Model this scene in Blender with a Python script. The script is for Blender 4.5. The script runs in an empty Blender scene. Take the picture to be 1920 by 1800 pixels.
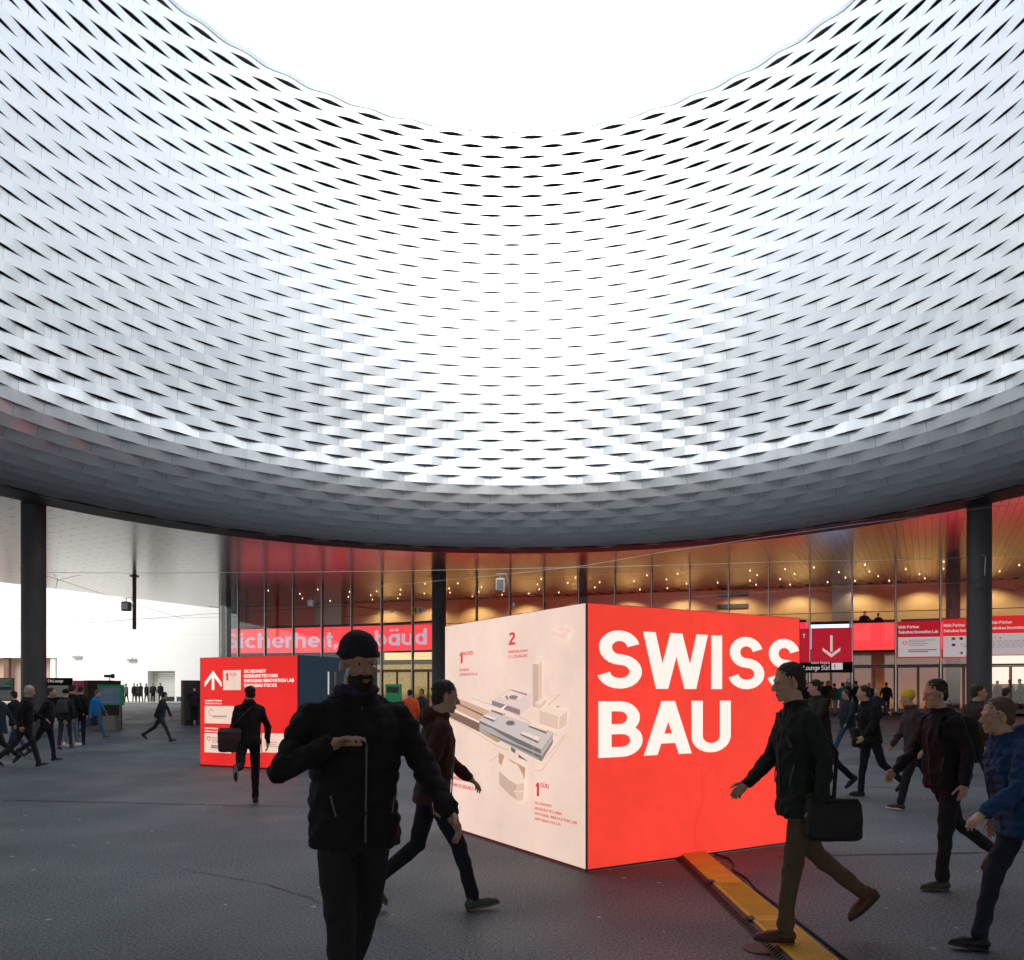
import bpy, bmesh, math, random
import numpy as np
from mathutils import Vector, Matrix, noise
R = math.radians
random.seed(7)
SC = bpy.context.scene
COL = SC.collection

# ------------------------------------------------------------------ camera, sky, sun, exposure
EYE = 1.6
FPX, HORX, HORY = 1500.0, 960.0, 1302.0          # focal length and horizon in photograph pixels
cam = bpy.data.cameras.new('camera')
cam.sensor_width = 36.0
cam.lens = 36.0 * FPX / 1920.0
cam.shift_y = (HORY - 900.0) / 1920.0
cam.clip_start = 0.05
cam.clip_end = 2000
cam_o = bpy.data.objects.new('camera', cam)
COL.objects.link(cam_o)
cam_o.location = (0, 0, EYE)
cam_o.rotation_euler = (R(90), 0, 0)
SC.camera = cam_o

EXPOSURE = 2.0
SC.view_settings.view_transform = 'Standard'
SC.view_settings.look = 'None'
SC.view_settings.gamma = 1
SC.view_settings.use_curve_mapping = False
SC.view_settings.exposure = EXPOSURE

SUN_EL, SUN_AZ = 34.0, 183.0      # azimuth clockwise from +Y: the sun stands behind the camera
world = bpy.data.worlds.new('World')
SC.world = world
world.use_nodes = True
wn = world.node_tree
bg = wn.nodes['Background']
sky = wn.nodes.new('ShaderNodeTexSky')
sky.sky_type = 'NISHITA'
sky.sun_disc = False
sky.sun_elevation = R(SUN_EL)
sky.sun_rotation = R(SUN_AZ)
sky.air_density = 1.0
sky.dust_density = 3.5
sky.ozone_density = 1.0
hs = wn.nodes.new('ShaderNodeHueSaturation')
hs.inputs['Saturation'].default_value = 0.42
wn.links.new(sky.outputs[0], hs.inputs['Color'])
veil = wn.nodes.new('ShaderNodeMix')          # overcast: an even white cloud veil over most of the sky
veil.data_type = 'RGBA'
veil.inputs[0].default_value = 0.75
veil.inputs[7].default_value = (1.80, 1.92, 2.04, 1)
wn.links.new(hs.outputs[0], veil.inputs[6])
wn.links.new(veil.outputs[2], bg.inputs['Color'])
bg.inputs['Strength'].default_value = 0.15
sun = bpy.data.lights.new('sun', 'SUN')
sun.energy = 0.5
sun.angle = R(40)
sun.color = (1.0, 0.97, 0.93)
sun_o = bpy.data.objects.new('sun', sun)
COL.objects.link(sun_o)
sd = Vector((math.sin(R(SUN_AZ)) * math.cos(R(SUN_EL)), math.cos(R(SUN_AZ)) * math.cos(R(SUN_EL)), math.sin(R(SUN_EL))))
sun_o.rotation_euler = sd.to_track_quat('Z', 'Y').to_euler()
sun_o.location = (0, 0, 60)
SC.cycles.max_bounces = 10
SC.cycles.transparent_max_bounces = 16
SC.cycles.sample_clamp_indirect = 6

# ------------------------------------------------------------------ helpers
def s2l(c):
    return tuple(((v / 255.0) / 12.92 if v / 255.0 <= 0.04045 else ((v / 255.0 + 0.055) / 1.055) ** 2.4) for v in c)

def mat(name, col, rough=0.6, metal=0.0, var=0.0, vscale=3.0, bump=0.0, bscale=40.0, spec=0.5, coords='Object', stretch=None):
    m = bpy.data.materials.new(name)
    m.use_nodes = True
    nt = m.node_tree
    b = nt.nodes['Principled BSDF']
    b.inputs['Base Color'].default_value = (*col, 1)
    b.inputs['Roughness'].default_value = rough
    b.inputs['Metallic'].default_value = metal
    b.inputs['Specular IOR Level'].default_value = spec
    if var or bump:
        tc = nt.nodes.new('ShaderNodeTexCoord')
        src = tc.outputs[coords]
        if stretch:
            mp = nt.nodes.new('ShaderNodeMapping')
            mp.inputs['Scale'].default_value = stretch
            nt.links.new(src, mp.inputs[0])
            src = mp.outputs[0]
    if var:
        n = nt.nodes.new('ShaderNodeTexNoise')
        n.inputs['Scale'].default_value = vscale
        n.inputs['Detail'].default_value = 5
        nt.links.new(src, n.inputs['Vector'])
        mx = nt.nodes.new('ShaderNodeMix')
        mx.data_type = 'RGBA'
        mx.inputs[6].default_value = (*[c * (1 - var) for c in col], 1)
        mx.inputs[7].default_value = (*[min(1, c * (1 + var)) for c in col], 1)
        nt.links.new(n.outputs[0], mx.inputs[0])
        nt.links.new(mx.outputs[2], b.inputs['Base Color'])
    if bump:
        n2 = nt.nodes.new('ShaderNodeTexNoise')
        n2.inputs['Scale'].default_value = bscale
        n2.inputs['Detail'].default_value = 4
        nt.links.new(src, n2.inputs['Vector'])
        bp = nt.nodes.new('ShaderNodeBump')
        bp.inputs['Strength'].default_value = bump
        bp.inputs['Distance'].default_value = 0.01
        nt.links.new(n2.outputs[0], bp.inputs['Height'])
        nt.links.new(bp.outputs[0], b.inputs['Normal'])
    return m

def glow(name, srgb, gain=1.0, base=0.35, wear=False):
    """glowing surface: gives off its own colour and reflects a little"""
    l = s2l(srgb)
    m = mat(name, tuple(base * v for v in l), 0.5)
    b = m.node_tree.nodes['Principled BSDF']
    b.inputs['Emission Color'].default_value = (*l, 1)
    b.inputs['Emission Strength'].default_value = gain / (2 ** EXPOSURE)
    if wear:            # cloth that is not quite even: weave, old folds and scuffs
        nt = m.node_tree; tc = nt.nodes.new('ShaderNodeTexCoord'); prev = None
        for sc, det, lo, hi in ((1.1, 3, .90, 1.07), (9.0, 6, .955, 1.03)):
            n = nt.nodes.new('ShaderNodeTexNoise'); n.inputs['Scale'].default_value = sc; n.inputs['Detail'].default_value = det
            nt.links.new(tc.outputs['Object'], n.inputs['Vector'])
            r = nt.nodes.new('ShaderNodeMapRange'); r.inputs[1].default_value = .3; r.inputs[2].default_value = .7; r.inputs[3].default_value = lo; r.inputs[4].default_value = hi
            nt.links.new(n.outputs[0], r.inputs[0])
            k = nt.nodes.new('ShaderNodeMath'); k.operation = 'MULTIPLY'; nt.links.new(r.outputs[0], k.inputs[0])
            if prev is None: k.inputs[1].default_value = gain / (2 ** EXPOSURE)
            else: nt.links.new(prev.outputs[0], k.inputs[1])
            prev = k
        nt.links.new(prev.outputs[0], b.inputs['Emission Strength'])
    return m

def link(name, me, parent=None, mats=None):
    o = bpy.data.objects.new(name, me)
    COL.objects.link(o)
    if parent is not None:
        o.parent = parent
    if mats:
        for m in (mats if isinstance(mats, (list, tuple)) else [mats]):
            me.materials.append(m)
    return o

def tag(o, label=None, cat=None, group=None, kind=None):
    if label: o['label'] = label
    if cat: o['category'] = cat
    if group: o['group'] = group
    if kind: o['kind'] = kind
    return o

def empty(name, loc, rz=0.0):
    o = bpy.data.objects.new(name, None)
    COL.objects.link(o)
    o.location = loc
    o.rotation_euler = (0, 0, rz)
    o.empty_display_size = 0.2
    return o

class MB:
    """collects geometry, builds one mesh object"""
    def __init__(s):
        s.v = []; s.f = []; s.mi = []; s.m = 0
    def add(s, vs, fs):
        k = len(s.v)
        s.v.extend([tuple(v) for v in vs])
        for f in fs:
            s.f.append(tuple(i + k for i in f)); s.mi.append(s.m)
    def box(s, c, size, rot=None):
        x, y, z = (d / 2 for d in size)
        vs = [Vector(p) for p in ((-x,-y,-z),(x,-y,-z),(x,y,-z),(-x,y,-z),(-x,-y,z),(x,-y,z),(x,y,z),(-x,y,z))]
        if rot is not None: vs = [rot @ v for v in vs]
        c = Vector(c)
        s.add([v + c for v in vs], [(0,3,2,1),(4,5,6,7),(0,1,5,4),(1,2,6,5),(2,3,7,6),(3,0,4,7)])
    def box2(s, a, b):
        s.box([(a[i] + b[i]) / 2 for i in range(3)], [abs(b[i] - a[i]) for i in range(3)])
    def tube(s, pts, r, n=8, caps=True):
        pts = [Vector(p) for p in pts]
        rr = r if isinstance(r, (list, tuple)) else [r] * len(pts)
        vs = []; fs = []
        up = None
        for i, p in enumerate(pts):
            d = (pts[min(i + 1, len(pts) - 1)] - pts[max(i - 1, 0)]).normalized()
            if up is None or abs(d.dot(up)) > 0.99:
                up = Vector((0, 0, 1)) if abs(d.z) < 0.9 else Vector((1, 0, 0))
            a = d.cross(up).normalized(); b = a.cross(d).normalized()
            up = b
            for k in range(n):
                t = 2 * math.pi * k / n
                vs.append(p + (a * math.cos(t) + b * math.sin(t)) * rr[i])
        for i in range(len(pts) - 1):
            for k in range(n):
                k2 = (k + 1) % n
                fs.append((i * n + k, i * n + k2, (i + 1) * n + k2, (i + 1) * n + k))
        if caps:
            fs.append(tuple(range(n - 1, -1, -1)))
            fs.append(tuple((len(pts) - 1) * n + k for k in range(n)))
        s.add(vs, fs)
    def prism(s, poly, to3, d0, d1):
        """poly in 2D, to3(x, y, depth) -> point; closed prism between the depths"""
        n = len(poly)
        vs = [to3(x, y, d0) for x, y in poly] + [to3(x, y, d1) for x, y in poly]
        fs = [tuple(range(n - 1, -1, -1)), tuple(range(n, 2 * n))]
        fs += [(i, (i + 1) % n, n + (i + 1) % n, n + i) for i in range(n)]
        s.add(vs, fs)
    def mesh(s, name, smooth=False, mats=None):
        me = bpy.data.meshes.new(name)
        me.from_pydata(s.v, [], s.f)
        if mats:
            for m in (mats if isinstance(mats, (list, tuple)) else [mats]): me.materials.append(m)
        me.polygons.foreach_set('material_index', s.mi)
        if smooth: me.polygons.foreach_set('use_smooth', [True] * len(s.f))
        me.update()
        return me
    def build(s, name, m=None, parent=None, smooth=False):
        return link(name, s.mesh(name, smooth, m), parent)

# ------------------------------------------------------------------ ground profile
GP = [(-60, 0), (22, 0), (28, .04), (36, .17), (43, .42), (49.5, .64), (56, .69), (66, .74), (76, .80), (400, .82)]
def gz(x, y):
    for (a, za), (b, zb) in zip(GP, GP[1:]):
        if y <= b:
            t = max(0, (y - a) / (b - a))
            return za + (zb - za) * t
    return GP[-1][1]
def foot(px, py):
    """place on the ground seen at photograph pixel px, py"""
    y = 1.0
    for _ in range(60):
        y = y + 0.6 * ((EYE - gz(0, y)) * FPX / (py - HORY) - y)
    return Vector(((px - HORX) / FPX * y, y, gz(0, y)))
def at(px, py, y):
    return Vector(((px - HORX) / FPX * y, y, EYE - (py - HORY) / FPX * y))

# ------------------------------------------------------------------ stroke lettering (grotesque capitals and lower case)
def arc(cx, cy, rx, ry, a0, a1, n=14):
    return [(cx + rx * math.cos(R(a0 + (a1 - a0) * i / n)), cy + ry * math.sin(R(a0 + (a1 - a0) * i / n))) for i in range(n + 1)]

def glyph(ch, w):
    """strokes: ('p', centre line points, closed) ribbons, ('d', x0,y0,x1,y1, width) slanted bars with level ends. Returns strokes, advance"""
    h = w / 2; S = []; P = lambda pts, c=False: S.append(('p', pts, c)); D = lambda *a: S.append(('d',) + a)
    V = lambda x, y0, y1: P([(x, y0), (x, y1)])
    H = lambda y, x0, x1: P([(x0, y), (x1, y)])
    X = 0.73; wd = w * 1.12
    dots = {'Ä': 'A', 'Ö': 'O', 'Ü': 'U', 'ä': 'a', 'ü': 'u', 'ö': 'o'}
    if ch in dots:
        S2, adv = glyph(dots[ch], w)
        up = 1.10 if ch.isupper() else 0.90
        for k in (-1, 1):
            cx = adv / 2 - 0.04 + k * 0.12
            S2.append(('p', [(cx, up), (cx, up + w * 0.9)], False))
        return S2, adv
    if ch == ' ': return [], 0.28
    if ch in '.,':
        V(.08, 0, w)
        if ch == ',': D(.0, -.13, .08, 0, w * .6)
        return S, .24
    if ch == '-': H(.36, .03, .32); return S, .38
    if ch == '1':
        V(.27, 0, 1); D(.0 + h, .70, .27, .93, wd * .9); return S, .44
    if ch == '2':
        P(arc(.28, .71, .28 - h, .29 - h, 165, -25, 12) + [(h + .02, w)]); H(h, 0, .56); return S, .64
    if ch == '6':
        P(arc(.28, .30, .28 - h, .30 - h, 0, 360, 20)); P([(h, .30), (.12, .62), (.36, 1)]); return S, .64
    if ch == '3':
        P(arc(.26, .73, .24 - h + .02, .27 - h, 150, -90)); P(arc(.26, .27, .26 - h + .02, .27 - h, 90, -150)); return S, .62
    if ch == 'A': D(h * 1.1, 0, .36, 1, wd); D(.72 - h * 1.1, 0, .36, 1, wd); H(.30, .17, .55); return S, .72
    if ch == 'B':
        V(h, 0, 1)
        for (y0, y1, xr) in ((.5, 1 - h, .58), (h, .5, .62)):
            r = (y1 - y0) / 2
            P([(w, y1), (xr - h - r, y1)] + arc(xr - h - r, y0 + r, r, r, 90, -90) + [(w, y0)])
        return S, .64
    if ch in 'CG':
        P(arc(.36, .5, .36 - h, .5 - h, 42, 318, 22))
        if ch == 'G': H(.42, .38, .69); V(.69 - h, 0.04, .42)
        return S, .76
    if ch == 'D':
        V(h, 0, 1); P([(w, 1 - h), (.28, 1 - h)] + arc(.28, .5, .40 - h, .5 - h, 90, -90, 18) + [(w, h)]); return S, .75
    if ch == 'E': V(h, 0, 1); H(1 - h, w, .55); H(.52, w, .51); H(h, w, .56); return S, .63
    if ch == 'F': V(h, 0, 1); H(1 - h, w, .54); H(.50, w, .49); return S, .60
    if ch == 'H': V(h, 0, 1); V(.64 - h, 0, 1); H(.52, w, .64 - w); return S, .73
    if ch == 'I': V(h, 0, 1); return S, w + .10
    if ch == 'K': V(h, 0, 1); D(w * .9, .36, .62 - h, 1, wd); D(.28, .55, .66 - h, 0, wd); return S, .70
    if ch == 'L': V(h, 0, 1); H(h, w, .53); return S, .58
    if ch == 'M': V(h, 0, 1); V(.78 - h, 0, 1); D(h, 1, .39, 0.04, wd * .9); D(.78 - h, 1, .39, 0.04, wd * .9); return S, .88
    if ch == 'N': V(h, 0, 1); V(.64 - h, 0, 1); D(h * 1.1, 1, .64 - h * 1.1, 0, wd); return S, .73
    if ch == 'O': P(arc(.38, .5, .38 - h, .5 - h, 0, 360, 28)); return S, .80
    if ch == 'P' or ch == 'R':
        r = .145 + (0.5 - h - .145) * 0 + (.26 - h) * .9
        r = (.54 - h) / 2
        V(h, 0, 1); P([(w, 1 - h), (.60 - h - r, 1 - h)] + arc(.60 - h - r, 1 - h - r, r, r, 90, -90) + [(w, 1 - h - 2 * r)])
        if ch == 'R': D(.36, .46, .62 - h * .9, 0, wd)
        return S, .68
    if ch == 'S':
        ry = (1 - w) / 4
        P(arc(.32, 1 - h - ry, .29 - h, ry, 12, 270, 16) + arc(.32, h + ry, .32 - h, ry, 90, -168, 16)[1:]); return S, .69
    if ch == 'T': V(.29, 0, 1 - w); H(1 - h, 0, .58); return S, .62
    if ch == 'U':
        P([(h, 1)] + arc(.32, .32, .32 - h, .32 - h, 180, 360, 16) + [(.64 - h, 1)]); return S, .73
    if ch == 'V': D(h * 1.1, 1, .33, 0, wd); D(.66 - h * 1.1, 1, .33, 0, wd); return S, .68
    if ch == 'W':
        for a, b in ((.06, .25), (.47, .25), (.47, .69), (.88, .69)): D(a + .0, 1, b, 0, wd * .92)
        return S, 1.03
    if ch == 'i': V(h, 0, X); V(h, .84, .84 + w * .9); return S, w + .08
    if ch == 'l': V(h, 0, 1); return S, w + .08
    if ch == 't': P([(h + .06, .94), (h + .06, .16)] + arc(h + .16, .16, .10, .10, 180, 270, 6)); H(X - h, 0, .30); return S, .36
    if ch == 'r': V(h, 0, X); P(arc(.28, X - .25, .28 - h, .25 - h, 180, 95, 8)); return S, .38
    if ch == 'c': P(arc(.27, X / 2, .27 - h, X / 2 - h, 45, 315, 16)); return S, .55
    if ch == 'e': P(arc(.28, X / 2, .28 - h, X / 2 - h, 0, 318, 18)); H(X / 2, w, .56 - w * .4); return S, .60
    if ch == 'o': P(arc(.29, X / 2, .29 - h, X / 2 - h, 0, 360, 20)); return S, .62
    if ch == 's':
        ry = (X - w) / 4
        P(arc(.25, X - h - ry, .23 - h, ry, 15, 270, 12) + arc(.25, h + ry, .25 - h, ry, 90, -165, 12)[1:]); return S, .54
    if ch in 'hn':
        V(h, 0, 1 if ch == 'h' else X); P(arc(.27, X - .25, .27 - h, .25 - h, 180, 0, 10) + [(.54 - h, 0)]); return S, .62
    if ch == 'm':
        V(h, 0, X)
        for c in (.25, .59): P(arc(c, X - .22, .25 - h - .02, .22 - h, 180, 0, 10) + [(c + .23 - h, 0)])
        return S, .90
    if ch == 'u': P([(h, X)] + arc(.27, .25, .27 - h, .25 - h, 180, 360, 10) ); V(.54 - h, 0, X); return S, .62
    if ch in 'abdgpq':
        P(arc(.27, X / 2, .27 - h, X / 2 - h, 0, 360, 18))
        if ch == 'b': V(h, 0, 1)
        elif ch == 'd': V(.54 - h, 0, 1)
        elif ch == 'a': V(.54 - h, 0, X)
        elif ch == 'p': V(h, -.25, X)
        elif ch == 'q': V(.54 - h, -.25, X)
        else: P([(.54 - h, X), (.54 - h, -.05)] + arc(.29, -.06, .25 - h, .16, 0, -140, 8))
        return S, .62
    if ch in 'vy':
        D(h * 1.1, X, .26, 0, wd); D(.52 - h * 1.1, X, .26, 0, wd)
        if ch == 'y': D(.26, 0, .17, -.25, wd)
        return S, .54
    if ch == 'w':
        for a, b in ((.05, .19), (.37, .19), (.37, .55), (.69, .55)): D(a, X, b, 0, wd * .85)
        return S, .76
    V(h, 0, 1); return S, .3

def ribbon(pts, w):
    n = len(pts); L = []; Rr = []
    for i in range(n):
        a = pts[max(i - 1, 0)]; b = pts[min(i + 1, n - 1)]
        if n > 3 and math.dist(pts[0], pts[-1]) < 1e-6 and i in (0, n - 1):
            a, b = pts[-2], pts[1]
        dx, dy = b[0] - a[0], b[1] - a[1]; l = math.hypot(dx, dy) or 1
        nx, ny = -dy / l * w / 2, dx / l * w / 2
        L.append((pts[i][0] + nx, pts[i][1] + ny)); Rr.append((pts[i][0] - nx, pts[i][1] - ny))
    return L, Rr

def text_width(s, w, track=0.0):
    return sum(glyph(c, w)[1] + track for c in s)

def letters(mb, s, x0, y0, hgt, to3, w=.15, xs=1.0, off=0.003, track=0.0, fit=None):
    """writes s with its lower left corner at x0, y0; to3(x, y, depth)"""
    if fit: xs = fit / (hgt * text_width(s, w, track))
    x = x0; k = 0
    for c in s:
        S, adv = glyph(c, w)
        for st in S:
            d = off + 0.0004 * (k % 5); k += 1
            if st[0] == 'd':
                _, a, b, c2, d2, ww = st
                q = [(a - ww / 2, b), (a + ww / 2, b), (c2 + ww / 2, d2), (c2 - ww / 2, d2)]
                vs = [to3(x + p[0] * hgt * xs, y0 + p[1] * hgt, d) for p in q]
                mb.add(vs, [(0, 1, 2, 3)])
            else:
                L, Q = ribbon(st[1], w)
                n = len(L)
                vs = [to3(x + p[0] * hgt * xs, y0 + p[1] * hgt, d) for p in L + Q]
                mb.add(vs, [(i, i + 1, n + i + 1, n + i) for i in range(n - 1)])
        x += (adv + track) * hgt * xs
    return x

def flat(mb, pts, to3, d):
    mb.add([to3(x, y, d) for x, y in pts], [tuple(range(len(pts)))])
def rect(mb, x0, y0, x1, y1, to3, d):
    flat(mb, [(x0, y0), (x1, y0), (x1, y1), (x0, y1)], to3, d)

# ------------------------------------------------------------------ materials
def aluminium():
    m = bpy.data.materials.new('brushed_aluminium'); m.use_nodes = True
    nt = m.node_tree; b = nt.nodes['Principled BSDF']
    g = nt.nodes.new('ShaderNodeNewGeometry'); oi = nt.nodes.new('ShaderNodeObjectInfo')
    ad = nt.nodes.new('ShaderNodeMath'); ad.operation = 'ADD'
    nt.links.new(g.outputs['Random Per Island'], ad.inputs[0]); nt.links.new(oi.outputs['Random'], ad.inputs[1])
    fr = nt.nodes.new('ShaderNodeMath'); fr.operation = 'FRACT'; nt.links.new(ad.outputs[0], fr.inputs[0])
    mx = nt.nodes.new('ShaderNodeMix'); mx.data_type = 'RGBA'
    mx.inputs[6].default_value = (0.775, 0.81, 0.83, 1); mx.inputs[7].default_value = (0.84, 0.865, 0.88, 1)
    nt.links.new(fr.outputs[0], mx.inputs[0]); nt.links.new(mx.outputs[2], b.inputs['Base Color'])
    b.inputs['Metallic'].default_value = 0.85
    b.inputs['Roughness'].default_value = 0.41
    return m
M = {}
M['alu'] = aluminium()
M['shell'] = mat('dark_backing', (0.012, 0.014, 0.018), 0.9)
M['flange'] = mat('flange_metal', (0.05, 0.05, 0.055), 0.6, 0.2)
M['soffit'] = mat('soffit_metal', (0.46, 0.45, 0.44), 0.22, 0.92, var=.10, vscale=1.2, bump=.025, bscale=3.0)
M['soffit_back'] = mat('soffit_backing', (0.05, 0.05, 0.05), 0.6)
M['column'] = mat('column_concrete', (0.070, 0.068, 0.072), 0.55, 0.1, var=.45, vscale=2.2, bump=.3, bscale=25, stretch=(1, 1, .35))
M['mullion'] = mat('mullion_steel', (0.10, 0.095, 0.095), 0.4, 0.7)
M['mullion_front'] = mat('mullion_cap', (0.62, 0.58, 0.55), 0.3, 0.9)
M['gold'] = mat('golden_wall', (0.62, 0.42, 0.19), 0.55, 0.0, var=.10, vscale=.3)
M['inner_ceiling'] = mat('lounge_ceiling', (0.42, 0.36, 0.30), 0.30, 0.6, var=.1, vscale=1.0)
M['inner_floor'] = mat('lounge_floor', (0.12, 0.09, 0.075), 0.35, 0.0)
M['dark'] = mat('dark_interior', (0.03, 0.026, 0.024), 0.7)
M['blacksign'] = mat('black_sign', (0.010, 0.011, 0.011), 0.8, spec=.15)
M['white'] = mat('white_paint', (0.82, 0.81, 0.78), 0.55, var=.03, vscale=.4)
M['wall_white'] = mat('white_render', (0.86, 0.85, 0.81), 0.8, var=.03, vscale=.15)
M['pale_recess'] = mat('pink_render', (0.42, 0.30, 0.23), 0.8)
M['rust'] = mat('rusted_steel', (0.16, 0.075, 0.055), 0.8, var=.3, vscale=4)
M['banner_red'] = glow('banner_red', (178, 18, 40), .8, .8)  # banner cloth glows, standing in for the ambient light on it
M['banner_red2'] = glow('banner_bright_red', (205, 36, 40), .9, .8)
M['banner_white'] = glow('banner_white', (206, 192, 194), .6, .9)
M['print_grey'] = mat('grey_print', (0.32, 0.30, 0.30), 0.6)
M['print_dark'] = mat('dark_print', (0.05, 0.05, 0.055), 0.6)
M['yellow'] = mat('yellow_plastic', (0.78, 0.42, 0.025), 0.42, var=.28, vscale=6, bump=.25, bscale=60)
M['black_rubber'] = mat('black_rubber', (0.03, 0.024, 0.026), 0.6, var=.3, vscale=8, bump=.3, bscale=60)
M['wire'] = mat('steel_wire', (0.55, 0.55, 0.55), 0.4, 0.6)
M['wire_dark'] = mat('dark_wire', (0.06, 0.06, 0.06), 0.5, 0.3)
M['green'] = mat('green_paint', (0.01, 0.30, 0.10), 0.5)
M['bluegrey'] = mat('blue_print', (0.045, 0.11, 0.17), 0.5)
M['frame_alu'] = mat('aluminium_frame', (0.55, 0.55, 0.57), 0.35, 0.9)

def glass(name, tint=(0.93, 0.95, 0.94), add=0.0):
    m = bpy.data.materials.new(name); m.use_nodes = True
    nt = m.node_tree; nt.nodes.remove(nt.nodes['Principled BSDF'])
    out = nt.nodes['Material Output']
    t = nt.nodes.new('ShaderNodeBsdfTransparent'); t.inputs[0].default_value = (*tint, 1)
    g = nt.nodes.new('ShaderNodeBsdfGlossy'); g.inputs['Roughness'].default_value = 0.02
    f = nt.nodes.new('ShaderNodeFresnel'); f.inputs[0].default_value = 1.45
    mx = nt.nodes.new('ShaderNodeMixShader')
    nt.links.new(f.outputs[0], mx.inputs[0]); nt.links.new(t.outputs[0], mx.inputs[1]); nt.links.new(g.outputs[0], mx.inputs[2])
    nt.links.new(mx.outputs[0], out.inputs[0])
    return m
M['glass'] = glass('clear_glass')
M['glass_green'] = glass('greenish_glass', (0.80, 0.90, 0.86))

def asphalt():
    m = bpy.data.materials.new('asphalt'); m.use_nodes = True
    nt = m.node_tree; b = nt.nodes['Principled BSDF']; L = nt.links
    tc = nt.nodes.new('ShaderNodeTexCoord'); P = tc.outputs['Object']
    def nz(scale, det=3):
        n = nt.nodes.new('ShaderNodeTexNoise'); n.inputs['Scale'].default_value = scale; n.inputs['Detail'].default_value = det
        L.new(P, n.inputs['Vector']); return n.outputs[0]
    def ramp(src, a, b_, c0, c1):
        r = nt.nodes.new('ShaderNodeValToRGB'); r.color_ramp.elements[0].position = a; r.color_ramp.elements[1].position = b_
        r.color_ramp.elements[0].color = (*c0, 1); r.color_ramp.elements[1].color = (*c1, 1); L.new(src, r.inputs[0]); return r.outputs[0]
    base = ramp(nz(0.35, 7), .34, .66, (0.062, 0.075, 0.090), (0.122, 0.143, 0.165))
    grain = ramp(nz(52, 3), .36, .66, (0.30, 0.30, 0.30), (1.85, 1.85, 1.85))
    mu = nt.nodes.new('ShaderNodeMix'); mu.data_type = 'RGBA'; mu.blend_type = 'MULTIPLY'; mu.inputs[0].default_value = 1
    L.new(base, mu.inputs[6]); L.new(grain, mu.inputs[7])
    vo = nt.nodes.new('ShaderNodeTexVoronoi'); vo.inputs['Scale'].default_value = 3.4; L.new(P, vo.inputs['Vector'])
    sp = ramp(vo.outputs['Distance'], .050, .075, (1, 1, 1), (0, 0, 0))
    nn = ramp(nz(1.7, 2), .42, .48, (0, 0, 0), (1, 1, 1))
    mm = nt.nodes.new('ShaderNodeMix'); mm.data_type = 'RGBA'; mm.blend_type = 'MULTIPLY'; mm.inputs[0].default_value = 1
    L.new(sp, mm.inputs[6]); L.new(nn, mm.inputs[7])
    mx = nt.nodes.new('ShaderNodeMix'); mx.data_type = 'RGBA'; L.new(mm.outputs[2], mx.inputs[0])
    L.new(mu.outputs[2], mx.inputs[6]); mx.inputs[7].default_value = (0.50, 0.51, 0.52, 1)
    L.new(mx.outputs[2], b.inputs['Base Color'])
    rr = ramp(nz(0.8, 4), .3, .75, (0.50,) * 3, (0.72,) * 3); L.new(rr, b.inputs['Roughness'])
    bp = nt.nodes.new('ShaderNodeBump'); bp.inputs['Strength'].default_value = 0.5; bp.inputs['Distance'].default_value = 0.005
    L.new(nz(120, 2), bp.inputs['Height']); L.new(bp.outputs[0], b.inputs['Normal'])
    return m
M['asphalt'] = asphalt()

# ------------------------------------------------------------------ ground
ys = [-120, -40, 0, 4, 8, 12, 16, 20, 24, 28, 32, 36, 40, 43, 46, 49.5, 53, 56, 61, 66, 71, 76, 90, 140, 400]
xs_ = [-400, -120, -80, -60, -40, -20, -10, 0, 10, 20, 40, 60, 90, 200, 400]
g = MB()
for y in ys:
    for x in xs_: g.v.append((x, y, gz(x, y)))
nx = len(xs_)
for j in range(len(ys) - 1):
    for i in range(nx - 1):
        g.f.append((j * nx + i, j * nx + i + 1, (j + 1) * nx + i + 1, (j + 1) * nx + i)); g.mi.append(0)
tag(g.build('ground', M['asphalt']), kind='structure')

def ground_strip(name, pts, w, m, dz=0.004, label=None):
    """a thin painted or poured line lying on the ground, as a real sheet"""
    mb = MB(); L, Q = ribbon(pts, w)
    n = len(L)
    mb.add([(x, y, gz(x, y) + dz) for x, y in L + Q], [(i, i + 1, n + i + 1, n + i) for i in range(n - 1)])
    o = mb.build(name, m); tag(o, kind='structure'); return o
M['tar'] = mat('tar_joint', (0.018, 0.018, 0.02), 0.5, var=.3, vscale=5)
M['paver'] = mat('pale_paving', (0.42, 0.40, 0.37), 0.85, var=.12, vscale=1.5)
M['rail'] = mat('tram_rail', (0.35, 0.34, 0.33), 0.3, 0.9)
def wob(x0, y0, x1, y1, n=24, a=.02):
    return [(x0 + (x1 - x0) * i / n + random.uniform(-a, a), y0 + (y1 - y0) * i / n + random.uniform(-a, a)) for i in range(n + 1)]
ground_strip('paving_joint', wob(-9.5, 12.4, -2.6, 11.3, a=.012), .05, M['tar'])
ground_strip('paving_joint', wob(2.6, 7.9, 9.0, 8.4, a=.012), .035, M['tar'])
ground_strip('paving_joint', wob(3.2, 13.4, 14.0, 14.6, a=.012), .04, M['tar'])
ground_strip('paving_joint', wob(-30, 24.0, -3, 20.5, a=.015), .05, M['tar'])
ground_strip('asphalt_crack', wob(-2.1, 6.75, -1.45, 6.15, 14, .03), .016, M['tar'])
ground_strip('asphalt_crack', wob(-3.0, 7.3, -2.25, 6.85, 14, .02), .010, M['tar'])
ground_strip('asphalt_crack', wob(2.6, 11.2, 4.6, 11.7, 20, .02), .012, M['tar'])
for i in range(4):
    yy = (47.5, 48.95, 53.0, 54.45)[i]
    rp = [(-60, yy + 1.2), (-40, yy + .5), (-20, yy - .4)]
    ground_strip('tram_rail', rp, .07, M['rail'], .006)
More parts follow.
